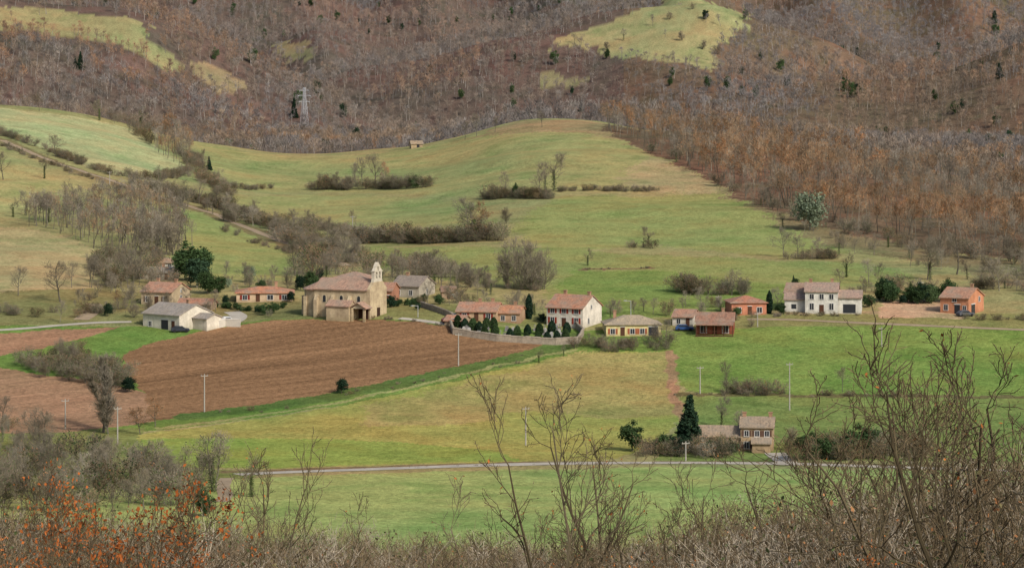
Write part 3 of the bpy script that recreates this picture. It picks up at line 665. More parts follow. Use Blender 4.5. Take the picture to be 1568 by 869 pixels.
for t in [('sapone',838,58,556,.85),('sapone',912,54,540,.85),('sapone',958,66,592,.9),('sapone',885,78,640),('sapone',858,70,660),
 ('sapling',1480,48,475,1.15),('sapling',1548,44,428,1.15),('sapling',1400,60,530,1.1),('sapone',1345,64,560,1.2),('sapling',1605,60,470,1.1),('sapone',1440,80,520,1.2),('sapling',1310,90,630,1.1),('sapone',1515,90,500,1.2),('sapone',1560,56,460,1.2),('sapling',1520,62,540,1.2),('sapling',1375,76,600,1.2),('sapone',1460,58,545,1.2),('sapling',1430,52,620,1.2),('sapling',1560,85,560,1.2),('sapone',1330,54,640,1.2),
 ('sapling',405,75,655,.9),('sapone',365,85,670,1.),('sapling',440,100,725),('sapone',1250,70,655,1.),('sapone',1180,76,680),('sapone',1110,70,690),('sapling',1030,90,740),('sapling',560,110,770),('sapone',700,80,765),('sapling',1220,60,710),('sapone',770,66,735),('sapone',490,80,755),('sapone',1140,60,745),('sapling',1160,85,725),('sapling',1270,80,690),('sapone',1060,62,750),('sapling',820,70,760),('sapling',930,74,750),('sapone',600,66,790),
 ('fgoak',175,46,690,.85),('fgoak',118,50,740,.9),('fgoak',12,44,700,.75),('fgoak',225,54,770,.9),('fgoak',60,56,800,.9),('sapling',280,80,740),('sapling',60,80,690),('sapone',230,70,705),('sapone',110,90,680),('sapling',150,62,700,.9),('sapling',40,60,720,.9),('fgoak',960,55,830,.7),('fgoak',1270,46,820,.7),('sapone',1290,50,690,.9)]:
    treeD(*t)
print('plants',time.time()-T_START)
# ------------------------------------------------------------ roads
def ribbon(name,pts,wd,mat,off=.06,ymin=400,ymax=1345):
    po=PX(pts,ymin=ymin,ymax=ymax)[:,:2]; d=np.concatenate([[0],np.cumsum(np.hypot(*np.diff(po,axis=0).T))])
    s=np.arange(0,d[-1],2.0); p=np.stack([np.interp(s,d,po[:,0]),np.interp(s,d,po[:,1])],1)
    kk=np.ones(9)/9; 
    for j in range(2): p[:,j]=np.convolve(np.pad(p[:,j],4,mode='edge'),kk,mode='valid')
    t=np.gradient(p,axis=0); t/=np.linalg.norm(t,axis=1,keepdims=True)+1e-9; nrm=np.stack([-t[:,1],t[:,0]],1)
    cols=[]; 
    for w_ in np.linspace(-.5,.5,5):
        jit=wav(p[:,0],p[:,1],7,3)*.18*(abs(w_)>.4)
        q=p+nrm*(w_*wd+jit*np.sign(w_))[:,None]; cols.append(np.stack([q[:,0],q[:,1],Tz(q[:,0],q[:,1])+off],1))
    V=np.stack(cols,1); n=len(p); ii=np.arange(n*5).reshape(n,5)
    f=np.stack([ii[:-1,:-1],ii[:-1,1:],ii[1:,1:],ii[1:,:-1]],-1).reshape(-1,4)
    return link(name,fast_mesh(name,V.reshape(-1,3),[(f,0)],[mat],True))
asph=surf_mat('pale_asphalt',S(200,190,172),.12,.25); dirt=surf_mat('dirt_track',S(180,158,128),.14,.3)
ribbon('valley_road',[(345,727),(450,722),(560,718),(700,713),(850,709),(1000,708),(1200,709),(1400,716),(1600,722)],3.8,asph)
ribbon('driveway',[(1210,712),(1195,700),(1182,690)],4,asph,.09)
ribbon('farm_track',[(0,213),(120,260),(215,290),(330,327),(440,372),(535,408)],3.0,dirt)
ribbon('village_lane',[(-200,515),(0,506),(60,501),(120,495),(190,492),(225,493)],2.0,asph)
ribbon('church_lane',[(600,486),(640,490),(690,498),(740,505)],2.4,asph)
ribbon('lane_to_hamlet',[(1130,489),(1200,488),(1280,493),(1400,498),(1568,505),(1750,512)],2.1,dirt)
ribbon('courtyard_lane',[(335,500),(360,495),(372,487),(360,478),(345,474)],4.0,asph)
ribbon('upper_lane',[(650,468),(690,480),(720,492)],2.6,asph)
ribbon('footpath',[(332,770),(350,760),(338,745),(350,728)],2.5,dirt)
ribbon('hill_track',[(120,492),(140,480),(150,468),(135,462)],4,dirt)
# ------------------------------------------------------------ buildings
class MB:
    def __init__(s): s.v=[];s.f=[]
    def add(s,v,f): n=len(s.v); s.v+= [tuple(a) for a in v]; s.f+=[[i+n for i in q] for q in f]
    def box(s,x0,x1,y0,y1,z0,z1):
        s.add([(x0,y0,z0),(x1,y0,z0),(x1,y1,z0),(x0,y1,z0),(x0,y0,z1),(x1,y0,z1),(x1,y1,z1),(x0,y1,z1)],[(0,3,2,1),(4,5,6,7),(0,1,5,4),(1,2,6,5),(2,3,7,6),(3,0,4,7)])
    def ext(s,prof,axis,a,b):
        n=len(prof); mk=(lambda p,c:(c,p[0],p[1])) if axis=='x' else ((lambda p,c:(p[0],c,p[1])) if axis=='y' else (lambda p,c:(p[0],p[1],c)))
        v=[mk(p,a) for p in prof]+[mk(p,b) for p in prof]
        s.add(v,[list(range(n))[::-1],list(range(n,2*n))]+[(i,(i+1)%n,n+(i+1)%n,n+i) for i in range(n)])
    def cyl(s,cx,cy,z0,z1,r0,r1,n=8):
        v=[(cx+r0*math.cos(6.2832*i/n),cy+r0*math.sin(6.2832*i/n),z0) for i in range(n)]+[(cx+r1*math.cos(6.2832*i/n),cy+r1*math.sin(6.2832*i/n),z1) for i in range(n)]
        s.add(v,[list(range(n))[::-1],list(range(n,2*n))]+[(i,(i+1)%n,n+(i+1)%n,n+i) for i in range(n)])
    def obj(s,name,mat,parent=None,loc=(0,0,0),rz=0,bev=0):
        if not s.v: return None
        me=bpy.data.meshes.new(name); me.from_pydata(s.v,[],s.f); me.materials.append(mat)
        import bmesh
        bm=bmesh.new(); bm.from_mesh(me); bmesh.ops.recalc_face_normals(bm,faces=bm.faces[:])
        bm.to_mesh(me); bm.free()
        o=link(name,me,loc,rz,None,parent)
        if bev:
            md=o.modifiers.new('bevel','BEVEL'); md.width=bev; md.segments=2
        return o
glass=surf_mat('window_glass',S(60,62,66),.1,1,.2); white=surf_mat('white_paint',S(225,222,214),.05,1,.7)
wallm={}
def wm(c,c2=None):
    if c not in wallm: wallm[c]=surf_mat('wall_%d_%d_%d'%c,S(*c,.80),.16,.45,.9,bump=.2,c2=S(*c2) if c2 else None,stain=True)
    return wallm[c]
roofm={}
def roof_mat(c):
    if c in roofm: return roofm[c]
    m,N,L,b=new_mat('roof_tiles_%d_%d_%d'%c,.9); tc=N.new('ShaderNodeTexCoord')
    mp=N.new('ShaderNodeMapping'); mp.inputs['Scale'].default_value=(1,.35,1); L.new(tc.outputs['Object'],mp.inputs['Vector'])
    n1=noise(N,L,mp.outputs[0],2.2,5,.75); n2=noise(N,L,tc.outputs['Object'],.35,4)
    c0=S(*c); cA=(c0[0]*1.15,c0[1]*1.12,c0[2]*1.08); cB=(c0[0]*.5,c0[1]*.52,c0[2]*.56); cG=S(158,146,128)
    cc=mixc(N,L,mapr(N,L,n1,.35,.65,0,1),cA,cB); cc=mixc(N,L,mapr(N,L,n2,.4,.7,0,.75),cc,cG)
    L.new(cc,b.inputs['Base Color'])
    wv=N.new('ShaderNodeTexWave'); wv.inputs['Scale'].default_value=1.1; L.new(tc.outputs['Object'],wv.inputs['Vector'])
    bp=N.new('ShaderNodeBump'); bp.inputs['Strength'].default_value=.4; bp.inputs['Distance'].default_value=.08; L.new(wv.outputs['Fac'],bp.inputs['Height']); L.new(bp.outputs[0],b.inputs['Normal'])
    roofm[c]=m; return m
def facebox(mb,W,D,face,t,w,z0,z1,o0,o1):
    if face=='F': mb.box(t-w/2,t+w/2,-D/2-o1,-D/2-o0,z0,z1)
    elif face=='R': mb.box(W/2+o0,W/2+o1,t-w/2,t+w/2,z0,z1)
    elif face=='L': mb.box(-W/2-o1,-W/2-o0,t-w/2,t+w/2,z0,z1)
def gable(wm_,rm_,W,D,Hw,Hr,ax='x',ov=.45,z0=-2.5,cx=0,cy=0,hip=False):
    th=.22
    if hip:
        wm_.box(cx-W/2,cx+W/2,cy-D/2,cy+D/2,z0,Hw)
        a,b_=W/2+ov,D/2+ov; k=max(a-b_,.3)
        v=[(cx-a,cy-b_,Hw+.01),(cx+a,cy-b_,Hw+.01),(cx+a,cy+b_,Hw+.01),(cx-a,cy+b_,Hw+.01),(cx-a,cy-b_,Hw+.16),(cx+a,cy-b_,Hw+.16),(cx+a,cy+b_,Hw+.16),(cx-a,cy+b_,Hw+.16),(cx-k,cy,Hw+Hr),(cx+k,cy,Hw+Hr)]
        rm_.add(v,[(0,3,2,1),(0,1,5,4),(1,2,6,5),(2,3,7,6),(3,0,4,7),(4,5,9,8),(5,6,9),(6,7,8,9),(7,4,8)]); return
    if ax=='x':
        wm_.ext([(cy-D/2,z0),(cy+D/2,z0),(cy+D/2,Hw),(cy,Hw+Hr),(cy-D/2,Hw)],'x',cx-W/2,cx+W/2); s=Hr/(D/2)
        rm_.ext([(cy-D/2-ov,Hw-ov*s+.02),(cy,Hw+Hr+.02),(cy+D/2+ov,Hw-ov*s+.02),(cy+D/2+ov,Hw-ov*s+.02+th),(cy,Hw+Hr+.02+th),(cy-D/2-ov,Hw-ov*s+.02+th)],'x',cx-W/2-ov*.6,cx+W/2+ov*.6)
    else:
        wm_.ext([(cx-W/2,z0),(cx+W/2,z0),(cx+W/2,Hw),(cx,Hw+Hr),(cx-W/2,Hw)],'y',cy-D/2,cy+D/2); s=Hr/(W/2)
        rm_.ext([(cx-W/2-ov,Hw-ov*s+.02),(cx,Hw+Hr+.02),(cx+W/2+ov,Hw-ov*s+.02),(cx+W/2+ov,Hw-ov*s+.02+th),(cx,Hw+Hr+.02+th),(cx-W/2-ov,Hw-ov*s+.02+th)],'y',cy-D/2-ov*.6,cy+D/2+ov*.6)
def house(name,u,v,wpx,hpx,rpx,depth,yaw,wall,roof,feats=(),chim=(),ax='x',hip=False,shut=None,extra=None,ymin=400,ymax=1345):
    X0,Y0,Z0=P(u,v,ymin=ymin,ymax=ymax); m_=Y0/F; W=wpx*m_; Hw=hpx*m_; Hr=rpx*m_
    ya=math.radians(yaw)
    e=link(name,None,(X0,Y0+depth/2,Z0),ya)
    A,R,G,Fr,Sh,Dr,Ch=[MB() for _ in range(7)]
    gable(A,R,W,depth,Hw,Hr,ax,hip=hip)
    for f in feats:
        face,ft,z0,w_,h_,kind=f; LL=W if face=='F' else depth; t=ft*LL
        if kind in 'ws':
            facebox(G,W,depth,face,t,w_,z0,z0+h_,.0,.03)
            for a_,b_,c_,d_ in ((t-w_/2-.04,.1,z0-.05,z0+h_+.05),(t+w_/2+.04,.1,z0-.05,z0+h_+.05),(t,.06,z0,z0+h_)): facebox(Fr,W,depth,face,a_,b_,c_,d_,.0,.07)
            facebox(Fr,W,depth,face,t,w_-.02,z0+h_,z0+h_+.1,.0,.06); facebox(Fr,W,depth,face,t,w_+.3,z0-.14,z0-.06,.0,.14)
            if kind=='s':
                for sg in(-1,1): facebox(Sh,W,depth,face,t+sg*(w_*.78+.1),w_*.5,z0-.03,z0+h_+.03,.0,.06)
        elif kind=='d':
            facebox(Dr,W,depth,face,t,w_,z0,z0+h_,.0,.05); facebox(Fr,W,depth,face,t,w_+.2,z0+h_+.01,z0+h_+.14,.0,.08)
        elif kind=='g':
            facebox(G,W,depth,face,t,w_,z0,z0+h_,.0,.04); facebox(Fr,W,depth,face,t,w_+.3,z0+h_+.01,z0+h_+.2,.0,.09)
    for cx,cy in chim: 
        Ch.box(cx*W-.35,cx*W+.35,cy*depth-.3,cy*depth+.3,Hw*.8,Hw+Hr+.9); Ch.box(cx*W-.45,cx*W+.45,cy*depth-.4,cy*depth+.4,Hw+Hr+.91,Hw+Hr+1.06)
    if extra: extra(A,R,G,Fr,Sh,Dr,W,depth,Hw,Hr)
    A.obj('walls',wm(wall),e); R.obj('roof',roof_mat(roof),e); G.obj('window_glass',glass,e); Fr.obj('window_frames',white,e)
    Sh.obj('shutters',surf_mat('shutter_paint',S(*(shut or (140,60,50))),.08,1),e); Dr.obj('door',surf_mat('door_wood',S(96,66,50),.1,1),e); Ch.obj('chimney',wm((176,140,112)),e)
    return e
TER=(198,146,118)
def ex_shed(A,R,G,Fr,Sh,Dr,W,D,Hw,Hr):
    gable(A,R,4.5,5,2.7,.9,'x',cx=W/2+2.2,cy=1.5)
house('white_farm_barn',268,505,78,23,14,11,-38,(226,216,196),(180,170,158),[('F',-.3,.6,1.0,1.1,'w'),('F',.1,.1,2.2,2.2,'g'),('F',.33,.1,1,2.1,'d'),('L',0,3.6,.7,.9,'w')],chim=[(.2,.1)],ax='x',extra=ex_shed)
house('stone_farmhouse',250,467,52,20,12,10,-20,(200,178,144),TER,[('F',-.3,.8,.9,1.3,'s'),('F',.0,.1,1,2.1,'d'),('F',.28,.8,.9,1.3,'s'),('R',0,.8,1,1.3,'w'),('R',0,3,.6,.7,'w')],chim=[(-.3,.1),(.35,0)],shut=(120,100,84))
house('garden_shed',300,476,52,10,7,6,-8,(190,164,132),(190,134,106),[('F',-.2,.2,2.2,1.2,'g'),('F',.3,.3,.9,.9,'w')])
house('bungalow',403,462,86,13,9,10,4,(212,184,152),(212,146,110),[('F',-.35,.6,1.1,1.1,'s'),('F',-.12,.1,1.,1.9,'d'),('F',.1,.6,1.4,1.1,'w'),('F',.35,.6,1.1,1.1,'s')],chim=[(.2,.1)],hip=True)
house('hillside_bungalow',235,428,62,11,6,9,-5,(188,178,160),(176,166,150),[('F',-.3,.5,1.6,1.,'w'),('F',.1,.5,1.6,1.,'w'),('F',.36,.1,1,1.9,'d')],chim=[(.2,0)])
house('hillside_cottage',250,412,26,10,5,6,10,(205,198,184),(184,150,120),[('F',-.2,.5,.8,1,'w'),('F',.25,.5,.8,1,'w')])
house('brick_house',585,465,40,20,10,9,-10,(180,128,102),(190,142,116),[('F',.1,.7,.8,1.1,'s'),('F',.35,.1,.9,2,'d')])
house('grey_roof_house',632,456,46,18,13,10,-22,(188,178,158),(160,146,132),[('F',-.25,.7,.9,1.2,'w'),('F',.2,.7,.9,1.2,'w'),('R',0,.8,.9,1.2,'w')],chim=[(-.2,0)])
house('garden_hut',686,458,22,12,6,5,5,(176,150,124),(150,118,98),[('F',0,.1,.9,1.8,'d'),('F',.32,.6,.6,.7,'w')])
house('village_farmhouse',735,492,62,15,11,10,-10,(198,168,134),TER,[('F',-.3,.6,1,1.3,'s'),('F',0,.1,1,2,'d'),('F',.3,.6,1,1.3,'s')],chim=[(0,0),(.3,.1)])
house('village_cottage',782,494,38,15,9,8,-10,(190,156,126),(206,148,112),[('F',-.2,.6,.9,1.1,'w'),('F',.25,.6,.9,1.1,'w')],chim=[(.2,0)])
house('stone_outbuilding',700,500,30,9,6,7,-12,(178,158,132),(196,144,116),[('F',0,.1,1.1,1.7,'d')])
house('white_house_with_red_shutters',880,501,62,30,17,10,-28,(230,220,202),(200,144,114),[('F',-.34,.9,1,1.4,'s'),('F',-.02,.05,1.1,2.2,'d'),('F',.32,.9,1,1.4,'s'),('F',-.34,3.3,1,1.1,'s'),('F',-.02,3.3,1,1.1,'s'),('F',.32,3.3,1,1.1,'s'),('R',-.05,4.2,.7,.9,'w'),('R',-.2,.9,.8,1.2,'w')],chim=[(.42,.0),(-.3,.1)],shut=(158,66,48))
house('yellow_house',968,514,84,17,13,9,4,(224,206,150),(192,174,146),[('F',-.38,.5,1.0,1.2,'s'),('F',-.2,.1,1,2,'d'),('F',-.02,.5,1,1.2,'s'),('F',.16,.5,1,1.2,'s'),('F',.36,.1,2.2,2,'g')],chim=[(-.3,.1)],hip=True,shut=(170,100,70))
house('small_white_house',1052,499,32,14,9,8,-15,(216,208,192),(192,146,120),[('F',-.2,.6,.9,1.1,'w'),('F',.25,.1,.9,2,'d')])
def ex_ver(A,R,G,Fr,Sh,Dr,W,D,Hw,Hr):
    R.ext([(-D/2-2.6,Hw-.75),(-D/2-.5,Hw-.25),(-D/2-.5,Hw-.1),(-D/2-2.6,Hw-.6)],'x',-W/2,W/2)
    for k in range(5):
        xx=-W/2+.2+k*(W-.4)/4; Dr.box(xx-.09,xx+.09,-D/2-2.4,-D/2-2.2,-1,Hw-.75)
    Dr.box(-W/2,W/2,-D/2-2.38,-D/2-2.28,.85,.95); Dr.box(-W/2,W/2,-D/2-2.6,-D/2-.01,-.3,-.1)
house('red_timber_chalet',1097,512,58,20,11,7,-6,(158,90,70),(172,130,108),[('F',-.3,.4,1.4,1.7,'w'),('F',0,.1,1,2,'d'),('F',.28,.4,1.4,1.7,'w')],chim=[(.2,.2)],extra=ex_ver)
house('orange_house',1144,482,54,18,10,9,6,(206,138,108),(198,138,110),[('F',-.28,.6,.9,1.2,'w'),('F',.02,.1,1,2,'d'),('F',.3,.6,1.2,1.2,'w')],hip=True)
def ex_wing(A,R,G,Fr,Sh,Dr,W,D,Hw,Hr):
    gable(A,R,5.5,8,Hw*.72,1.4,'x',cx=W/2+2.8,cy=.5); G.box(W/2+1.2,W/2+4.2,-3.55,-3.52,.2,2.3)
    gable(A,R,5,7,Hw*.6,1.2,'x',cx=-W/2-2.5,cy=1); G.box(-W/2-3.4,-W/2-2.2,-2.56,-2.52,1.0,2.1)
house('white_two_storey_house',1262,480,50,34,11,9,-8,(224,220,208),(188,158,140),[('F',-.3,1,1,1.5,'w'),('F',0,.1,1.1,2.1,'d'),('F',.3,1,1,1.5,'w'),('F',-.3,3.5,1,1.2,'w'),('F',0,3.5,1,1.2,'w'),('F',.3,3.5,1,1.2,'w'),('R',-.1,3.5,.9,1.1,'w')],chim=[(-.35,0),(.3,.1)],extra=ex_wing)
house('stone_barn',1226,474,36,26,12,9,-14,(186,168,142),(180,146,122),[('F',-.2,.6,.9,1.1,'w'),('F',.25,.1,1.8,2.3,'g'),('F',.2,3.0,.7,.9,'w')])
house('terracotta_house',1478,481,46,25,13,10,-30,(210,146,110),(198,150,122),[('F',-.3,.9,1,1.3,'w'),('F',.1,.1,1.4,2.2,'g'),('F',.36,.9,.8,1.2,'w'),('F',0,3,1,1,'w'),('R',-.2,.1,2.4,2.2,'g'),('R',.2,2.8,1,1.1,'w')],chim=[(.3,.1)])
def ex_wing2(A,R,G,Fr,Sh,Dr,W,D,Hw,Hr):
    gable(A,R,8.0,7,2.6,1.5,'x',cx=-W/2-3.9,cy=-.5); G.box(-W/2-5.2,-W/2-4.2,-4.04,-4.01,.8,1.8); G.box(-W/2-2.6,-W/2-1.6,-4.04,-4.01,.8,1.8)
    gable(A,R,3.4,3,1.9,.7,'x',cx=W/2-2.2,cy=-D/2-1.6)
house('stone_country_house',1163,690,50,36,11,9,-6,(188,162,128),(180,158,132),[('F',-.32,.5,.9,1.2,'s'),('F',-.05,.1,1,2.1,'d'),('F',-.32,2.8,.8,1.0,'s'),('F',.0,2.8,.8,1.,'s'),('F',.3,2.8,.8,1.,'s')],chim=[(-.4,0),(.4,0)],shut=(110,84,70),extra=ex_wing2)
house('stone_hut',637,226,18,6,4,5,10,(190,168,134),(184,160,130),[('F',.1,.1,1.2,1.6,'g')])
def church():
    X0,Y0,Z0=P(532,487); e=link('village_church',None,(X0,Y0+5,Z0),math.radians(-24))
    A,R,G,Wt,Bl,Dk,A2=[MB() for _ in range(7)]
    gable(A,R,14,8.6,6.7,2.2,'x',ov=.4)
    n=5; r=4.3; pr=[(-7.01,-r)]+[(-7.01-r*math.sin(math.pi*(i)/n)*1.0,-r*math.cos(math.pi*i/n)) for i in range(1,n)]+[(-7.01,r)]
    A.ext(pr,'z',-2.5,6.3)
    pr2=[(-7.0+(p[0]+7.0)*1.1,p[1]*1.1) for p in pr]; vv=[(p[0],p[1],6.31) for p in pr2]+[(p[0],p[1],6.5) for p in pr2]; k=len(pr2)
    ff=[list(range(k))[::-1]]+[(i,(i+1)%k,k+(i+1)%k,k+i) for i in range(k)]
    vv.append((-6.9,0,8.6)); ff+=[(k+i,k+(i+1)%k,2*k) for i in range(k)]
    R.add(vv,ff)
    for bx in(-6.2,-1.9,2.6): A.ext([(-4.31,-2.5),(-5.3,-2.5),(-5.3,4.2),(-4.31,5.4)],'x',bx-.4,bx+.4)
    for a in (.2,.4): 
        A.box(-7-r*math.sin(math.pi*a)-.5,-7-r*math.sin(math.pi*a)+.3,-r*math.cos(math.pi*a)-.5,-r*math.cos(math.pi*a)+.3,-2.5,4.8)
    gable(A,R,8.2,7,8.8,1.5,'x',cx=-.8,cy=4.9,hip=True)
    gable(A,R,6.0,3.6,3.1,1.1,'x',cx=1.2,cy=-6.2,ov=.3)
    for px,py in((4.6,-7.2),(7.8,-7.2)): A.box(px-.25,px+.25,py-.25,py+.25,-2.5,2.7)
    R.ext([(3.9,2.55),(6.2,3.9),(8.5,2.55),(8.5,2.75),(6.2,4.1),(3.9,2.75)],'y',-7.8,-4.32)
    Wt.ext([(4.3,2.6),(8.1,2.6),(6.2,3.8)],'y',-7.3,-7.1)
    Dk.box(4.9,7.5,-4.5,-4.32,-.5,2.4)
    def arch(mb,cx,z0,w,h,y):
        pts=[(cx-w/2,z0),(cx+w/2,z0)]+[(cx+w/2*math.cos(t),z0+h+w/2*math.sin(t)) for t in np.linspace(0,math.pi,7)]
        mb.ext(pts,'y',y-.05,y)
    for cx in(-4.2,.3,4.9): arch(Wt,cx,3.5,1.25,1.3,-4.3); arch(G,cx,3.65,.75,1.25,-4.352)
    G.box(-7-r*math.sin(math.pi*.3)-.25,-7-r*math.sin(math.pi*.3)-.1,-r*math.cos(math.pi*.3)-.4,-r*math.cos(math.pi*.3)+.2,2.6,4.4)
    xa,xb=7.02,7.9
    A.ext([(-4.35,-2.5),(4.35,-2.5),(4.35,6.9),(2.3,8.5),(-2.3,8.5),(-4.35,6.9)],'x',xa,xb)
    def W_(pr): A2.ext(pr,'x',xa+.04,xb-.04)
    W_([(-2.2,8.51),(2.2,8.51),(1.95,9.25),(-1.95,9.25)])
    for y0,y1 in((-1.95,-1.3),(-.28,.28),(1.3,1.95)): A2.box(xa+.04,xb-.04,y0,y1,9.26,10.9)
    for c in(-.79,.79):
        W_([(c-.51,10.4)]+[(c+.51*math.cos(t),10.4+.42*math.sin(t)) for t in np.linspace(math.pi,0,7)][1:-1]+[(c+.51,10.4),(c+.51,10.9),(c-.51,10.9)])
    A2.box(xa-.06,xb+.06,-2.1,2.1,10.91,11.1)
    for y0,y1 in((-.95,-.45),(.45,.95)): A2.box(xa+.04,xb-.04,y0,y1,11.11,12.0)
    A2.ext([(-1.1,12.01),(1.1,12.01),(0,13.1)],'x',xa,xb)
    A2.ext([(-2.0,11.11),(-.96,11.11),(-.96,11.95)],'x',xa+.04,xb-.04); A2.ext([(2.0,11.11),(.96,11.95),(.96,11.11)],'x',xa+.04,xb-.04)
    for c in(-.79,.79): Bl.cyl((xa+xb)/2,c,9.5,10.2,.34,.15,10)
    Bl.box(7.43,7.49,-.04,.04,13.0,13.9); Bl.box(7.43,7.49,-.3,.3,13.5,13.6)
    Dk.box(7.91,7.97,-.8,.8,-.5,2.4)
    A.obj('stone_walls',surf_mat('church_stone',S(208,188,152,.78),.16,.7,.9,c2=S(168,148,120),bump=.4,stain=True),e)
    A2.obj('bell_gable',surf_mat('bell_gable_stone',S(222,211,188,.74),.12,.7,.9,bump=.3),e)
    R.obj('tile_roof',roof_mat((196,158,134)),e); G.obj('window_glass',glass,e); Wt.obj('window_surrounds',surf_mat('pale_stone',S(212,196,164),.06,1),e)
    Bl.obj('bells_and_cross',surf_mat('bronze',S(82,84,74),.1,2,.5),e); Dk.obj('doors',surf_mat('church_door',S(70,50,40),.1,1),e)
church()
stone=surf_mat('cemetery_wall_stone',S(176,162,142),.2,.9,.95,bump=.4)
def wall_line(name,pts,h,th,mat):
    po=PX(pts)[:,:2]; mb=MB()
    for a,b_ in zip(po[:-1],po[1:]):
        L_=math.hypot(*(b_-a)); n=max(1,int(L_/3)); d=(b_-a)/L_; nn=np.array([-d[1],d[0]])*th/2
        for i in range(n):
            p=a+(b_-a)*i/n; q=a+(b_-a)*(i+.997)/n; zp=float(Tz(*p));zq=float(Tz(*q)); hj=h*random.Random(i).uniform(.96,1.05)
            v=[(*(p-nn),zp-.6),(*(q-nn),zq-.6),(*(q+nn),zq-.6),(*(p+nn),zp-.6),(*(p-nn),zp+hj),(*(q-nn),zq+hj),(*(q+nn),zq+hj),(*(p+nn),zp+hj)]
            mb.add(v,[(0,3,2,1),(4,5,6,7),(0,1,5,4),(1,2,6,5),(2,3,7,6),(3,0,4,7)])
            v2=[(*(p-nn*1.4),zp+hj+.01),(*(q-nn*1.4),zq+hj+.01),(*(q+nn*1.4),zq+hj+.01),(*(p+nn*1.4),zp+hj+.01),(*(p-nn*.5),zp+hj+.2),(*(q-nn*.5),zq+hj+.2),(*(q+nn*.5),zq+hj+.2),(*(p+nn*.5),zp+hj+.2)]
            mb.add(v2,[(0,3,2,1),(4,5,6,7),(0,1,5,4),(1,2,6,5),(2,3,7,6),(3,0,4,7)])
    return mb.obj(name,mat)
wall_line('cemetery_wall',[(690,500),(694,512),(760,522),(850,528),(885,526),(893,512),(880,500)],1.4,.45,stone)
wall_line('garden_wall',[(645,470),(690,486),(700,497)],1.2,.35,stone)
wall_line('farm_wall',[(318,505),(345,500),(368,500)],1.6,.3,surf_mat('white_wall',S(216,208,192),.08,1))
grave=surf_mat('grave_stone',S(150,146,140),.2,1.5); grave2=surf_mat('tomb_light',S(184,180,172),.1,1)
gr=random.Random(4)
for i in range(34):
    u_=gr.uniform(708,872); v_=gr.uniform(503,518); X0,Y0,Z0=P(u_,v_); mb=MB()
    mb.box(-.4,.4,-.9,.9,-.3,.25); mb.box(-.45,.45,-.95,.95,.251,.33)
    k=gr.random()
    if k<.55: mb.box(-.06,.06,.8,.9,.331,1.4); mb.box(-.28,.28,.79,.91,1.02,1.12)
    else: mb.ext([(-.4,.331),(.4,.331),(.4,.85),(.18,1.1),(-.18,1.1),(-.4,.85)],'y',.78,.92)
    mb.obj('tombstone',grave if k<.7 else grave2,None,(X0,Y0,Z0),gr.uniform(-.2,.2))
for u_,v_ in((701,500),(712,503),(724,505),(734,507),(745,504),(756,502),(781,520),(792,515),(808,512),(806,522),(824,522),(826,512),(838,525),(845,508),(853,521),(866,520),(868,510),(742,516),(758,513)):
    tree('egg',u_,v_,v_-gr.uniform(15,20),1.15)
pole_m=surf_mat('concrete_pole',S(184,178,166),.1,2)
def pole(u,vb,vt,mat=pole_m,arm=True):
    X0,Y0,Z0=P(u,vb); H=(vb-vt)*Y0/F; mb=MB(); mb.cyl(0,0,-.5,H,.16,.10,8)
    if arm:
        mb.box(-.75,.75,-.06,.06,H-.45,H-.33)
        for xx in(-.65,0,.65): mb.cyl(xx,0,H-.33,H-.1,.06,.04,6)
    mb.obj('utility_pole',mat,None,(X0,Y0,Z0),.3)
for p in((313,630,572),(702,560,510),(805,681,622),(1072,602,560),(1209,628,555),(100,656,610),(180,680,622),(1350,530,500),(168,282,262),(540,352,330),(1160,500,478),(1100,470,452),(1050,705,675),(1410,455,430)): pole(*p)
def lamp(u,vb,vt):
    X0,Y0,Z0=P(u,vb); H=(vb-vt)*Y0/F; mb=MB(); mb.cyl(0,0,-.5,H,.09,.06,8); mb.box(-1.2,.05,-.05,.05,H-.08,H+.02); mb.ext([(-1.75,H-.06),(-1.0,H-.12),(-1.0,H+.1),(-1.6,H+.08)],'y',-.15,.15)
    mb.obj('street_lamp',surf_mat('lamp_metal',S(190,190,188),.05,1,.5),None,(X0,Y0,Z0))
lamp(966,500,460); lamp(640,486,468)
def pylon(u,vb,vt):
    X0,Y0,Z0=P(u,vb,ymin=1500); H=(vb-vt)*Y0/F; segs=[]
    def wd(z): return max(.5,2.3*(1-z/H*.9))
    lv=[H*t for t in(0,.14,.27,.39,.5,.6,.69,.77,.84,.9,.96,1)]
    for a,b_ in zip(lv[:-1],lv[1:]):
        ca=[(sx*wd(a),sy*wd(a),a) for sx,sy in((-1,-1),(1,-1),(1,1),(-1,1))]; cb=[(sx*wd(b_),sy*wd(b_),b_) for sx,sy in((-1,-1),(1,-1),(1,1),(-1,1))]
        for i in range(4):
            j=(i+1)%4; segs+= [(*ca[i],*cb[i],.12,.12),(*ca[i],*cb[j],.06,.06),(*ca[j],*cb[i],.06,.06),(*cb[i],*cb[j],.06,.06)]
    for t,w_ in((.66,3.6),(.8,4.4),(.93,3.0)):
        for s_ in(-1,1): segs+=[(0,0,H*t,s_*w_,0,H*t,.11,.08),(0,0,H*(t+.06),s_*w_,0,H*t,.07,.07),(s_*w_,0,H*t,s_*w_,0,H*t-1.3,.08,.08)]
    v,f=seg_arrays(segs,4); link('electricity_pylon',fast_mesh('electricity_pylon',v,[(f,0)],[surf_mat('galvanised_steel',S(200,202,204),.05,1,.6)]),(X0,Y0,Z0),.5)
pylon(466,198,134)
tyre=surf_mat('tyre_rubber',(.02,.02,.02),.1,2); cg=surf_mat('car_glass',(.03,.035,.04),.1,1,.15)
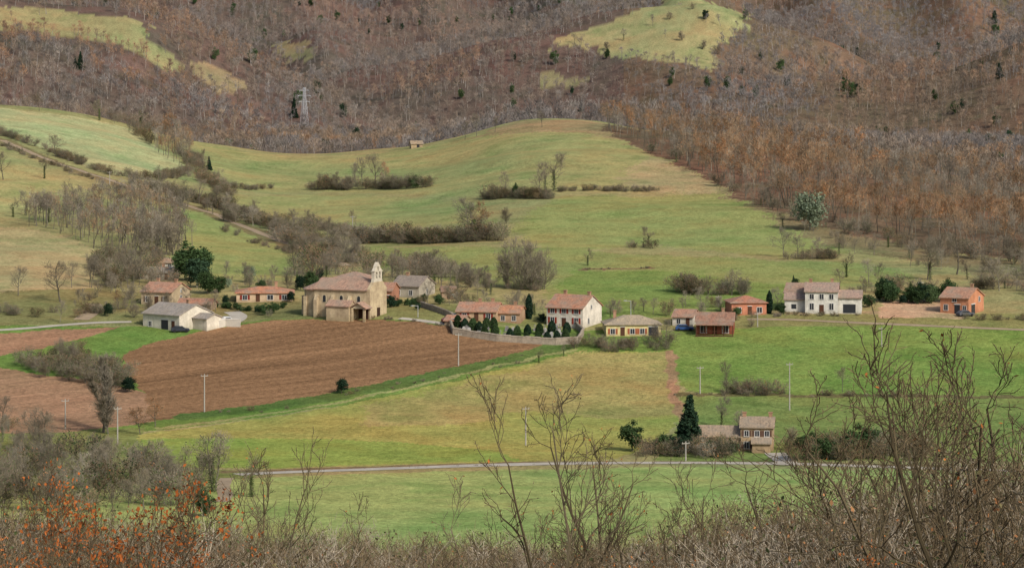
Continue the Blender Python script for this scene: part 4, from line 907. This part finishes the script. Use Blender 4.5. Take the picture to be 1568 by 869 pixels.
def car(u,v,yaw,c,van=False):
    X0,Y0,Z0=P(u,v); e=link('parked_van' if van else 'parked_car',None,(X0,Y0,Z0),math.radians(yaw))
    B=MB();Gl=MB();Wh=MB(); h=1.95 if van else 1.42
    if van: B.ext([(-2.4,.3),(2.4,.3),(2.42,.95),(1.95,1.15),(1.3,h),(-2.35,h),(-2.42,1.0)],'y',-.9,.9)
    else: B.ext([(-2.1,.28),(2.1,.28),(2.15,.7),(1.9,.85),(1.05,.95),(.45,h),(-1.15,h),(-1.85,.98),(-2.12,.9)],'y',-.85,.85)
    gs=[(.95,.98),(.42,h-.1),(-1.1,h-.1),(-1.65,.98)] if not van else [(1.75,1.2),(1.28,h-.18),(.2,h-.18),(.2,1.2)]
    for yy in(-1,1): Gl.ext(gs,'y',yy*(.86 if not van else .91),yy*(.875 if not van else .925))
    Gl.ext([(1.07,.97),(1.09,.98),(.5,h-.03),(.47,h-.05)] if not van else [(1.93,1.19),(1.97,1.2),(1.36,h-.08),(1.33,h-.1)],'y',-.72,.72)
    for wx in(-1.35,1.35):
        for wy in(-.8,.8):
            pr=[(wx+.33*math.cos(t),.33+.33*math.sin(t)) for t in np.linspace(0,6.2832,15)[:-1]]; Wh.ext(pr,'y',wy-.12,wy+.12)
    B.obj('body',surf_mat('car_paint',c,.03,.5,.35),e,bev=.07); Gl.obj('windows',cg,e); Wh.obj('wheels',tyre,e)
car(276,508,10,S(60,64,72)); car(302,501,-20,S(120,126,132)); car(343,497,20,S(224,222,218),True); car(1478,484,25,S(96,98,104)); car(690,494,20,S(150,60,50)); car(1048,506,0,S(60,90,140))
# ------------------------------------------------------------ world, sun, camera
AZ,EL=142,37
w=bpy.data.worlds.new('World'); scene.world=w; w.use_nodes=True; N=w.node_tree.nodes; L=w.node_tree.links
sky=N.new('ShaderNodeTexSky'); sky.sky_type='NISHITA'; sky.sun_disc=False; sky.sun_elevation=math.radians(EL); sky.sun_rotation=math.radians(AZ); sky.dust_density=4; sky.air_density=1; sky.altitude=400
bg=N['Background']; L.new(sky.outputs[0],bg.inputs['Color']); bg.inputs['Strength'].default_value=.15
sd=bpy.data.lights.new('sun','SUN'); sd.energy=3.5; sd.angle=math.radians(7); sd.color=(1,.96,.89)
so=link('sun',sd)
az=math.radians(AZ); el=math.radians(EL); dv_=Vector((math.sin(az)*math.cos(el),math.cos(az)*math.cos(el),math.sin(el)))
so.rotation_euler=dv_.to_track_quat('Z','Y').to_euler(); so.location=(0,0,300)
cd=bpy.data.cameras.new('camera'); cam=link('camera',cd,(0,0,CZ)); cam.rotation_euler=(math.radians(90),0,0)
cd.sensor_width=36; cd.lens=F/1568*36; cd.shift_y=-(434.2-HZ)/1568; cd.clip_start=.5; cd.clip_end=20000
scene.camera=cam
scene.view_settings.view_transform='Standard'; scene.view_settings.look='None'; scene.view_settings.exposure=0
print('done',time.time()-T_START)
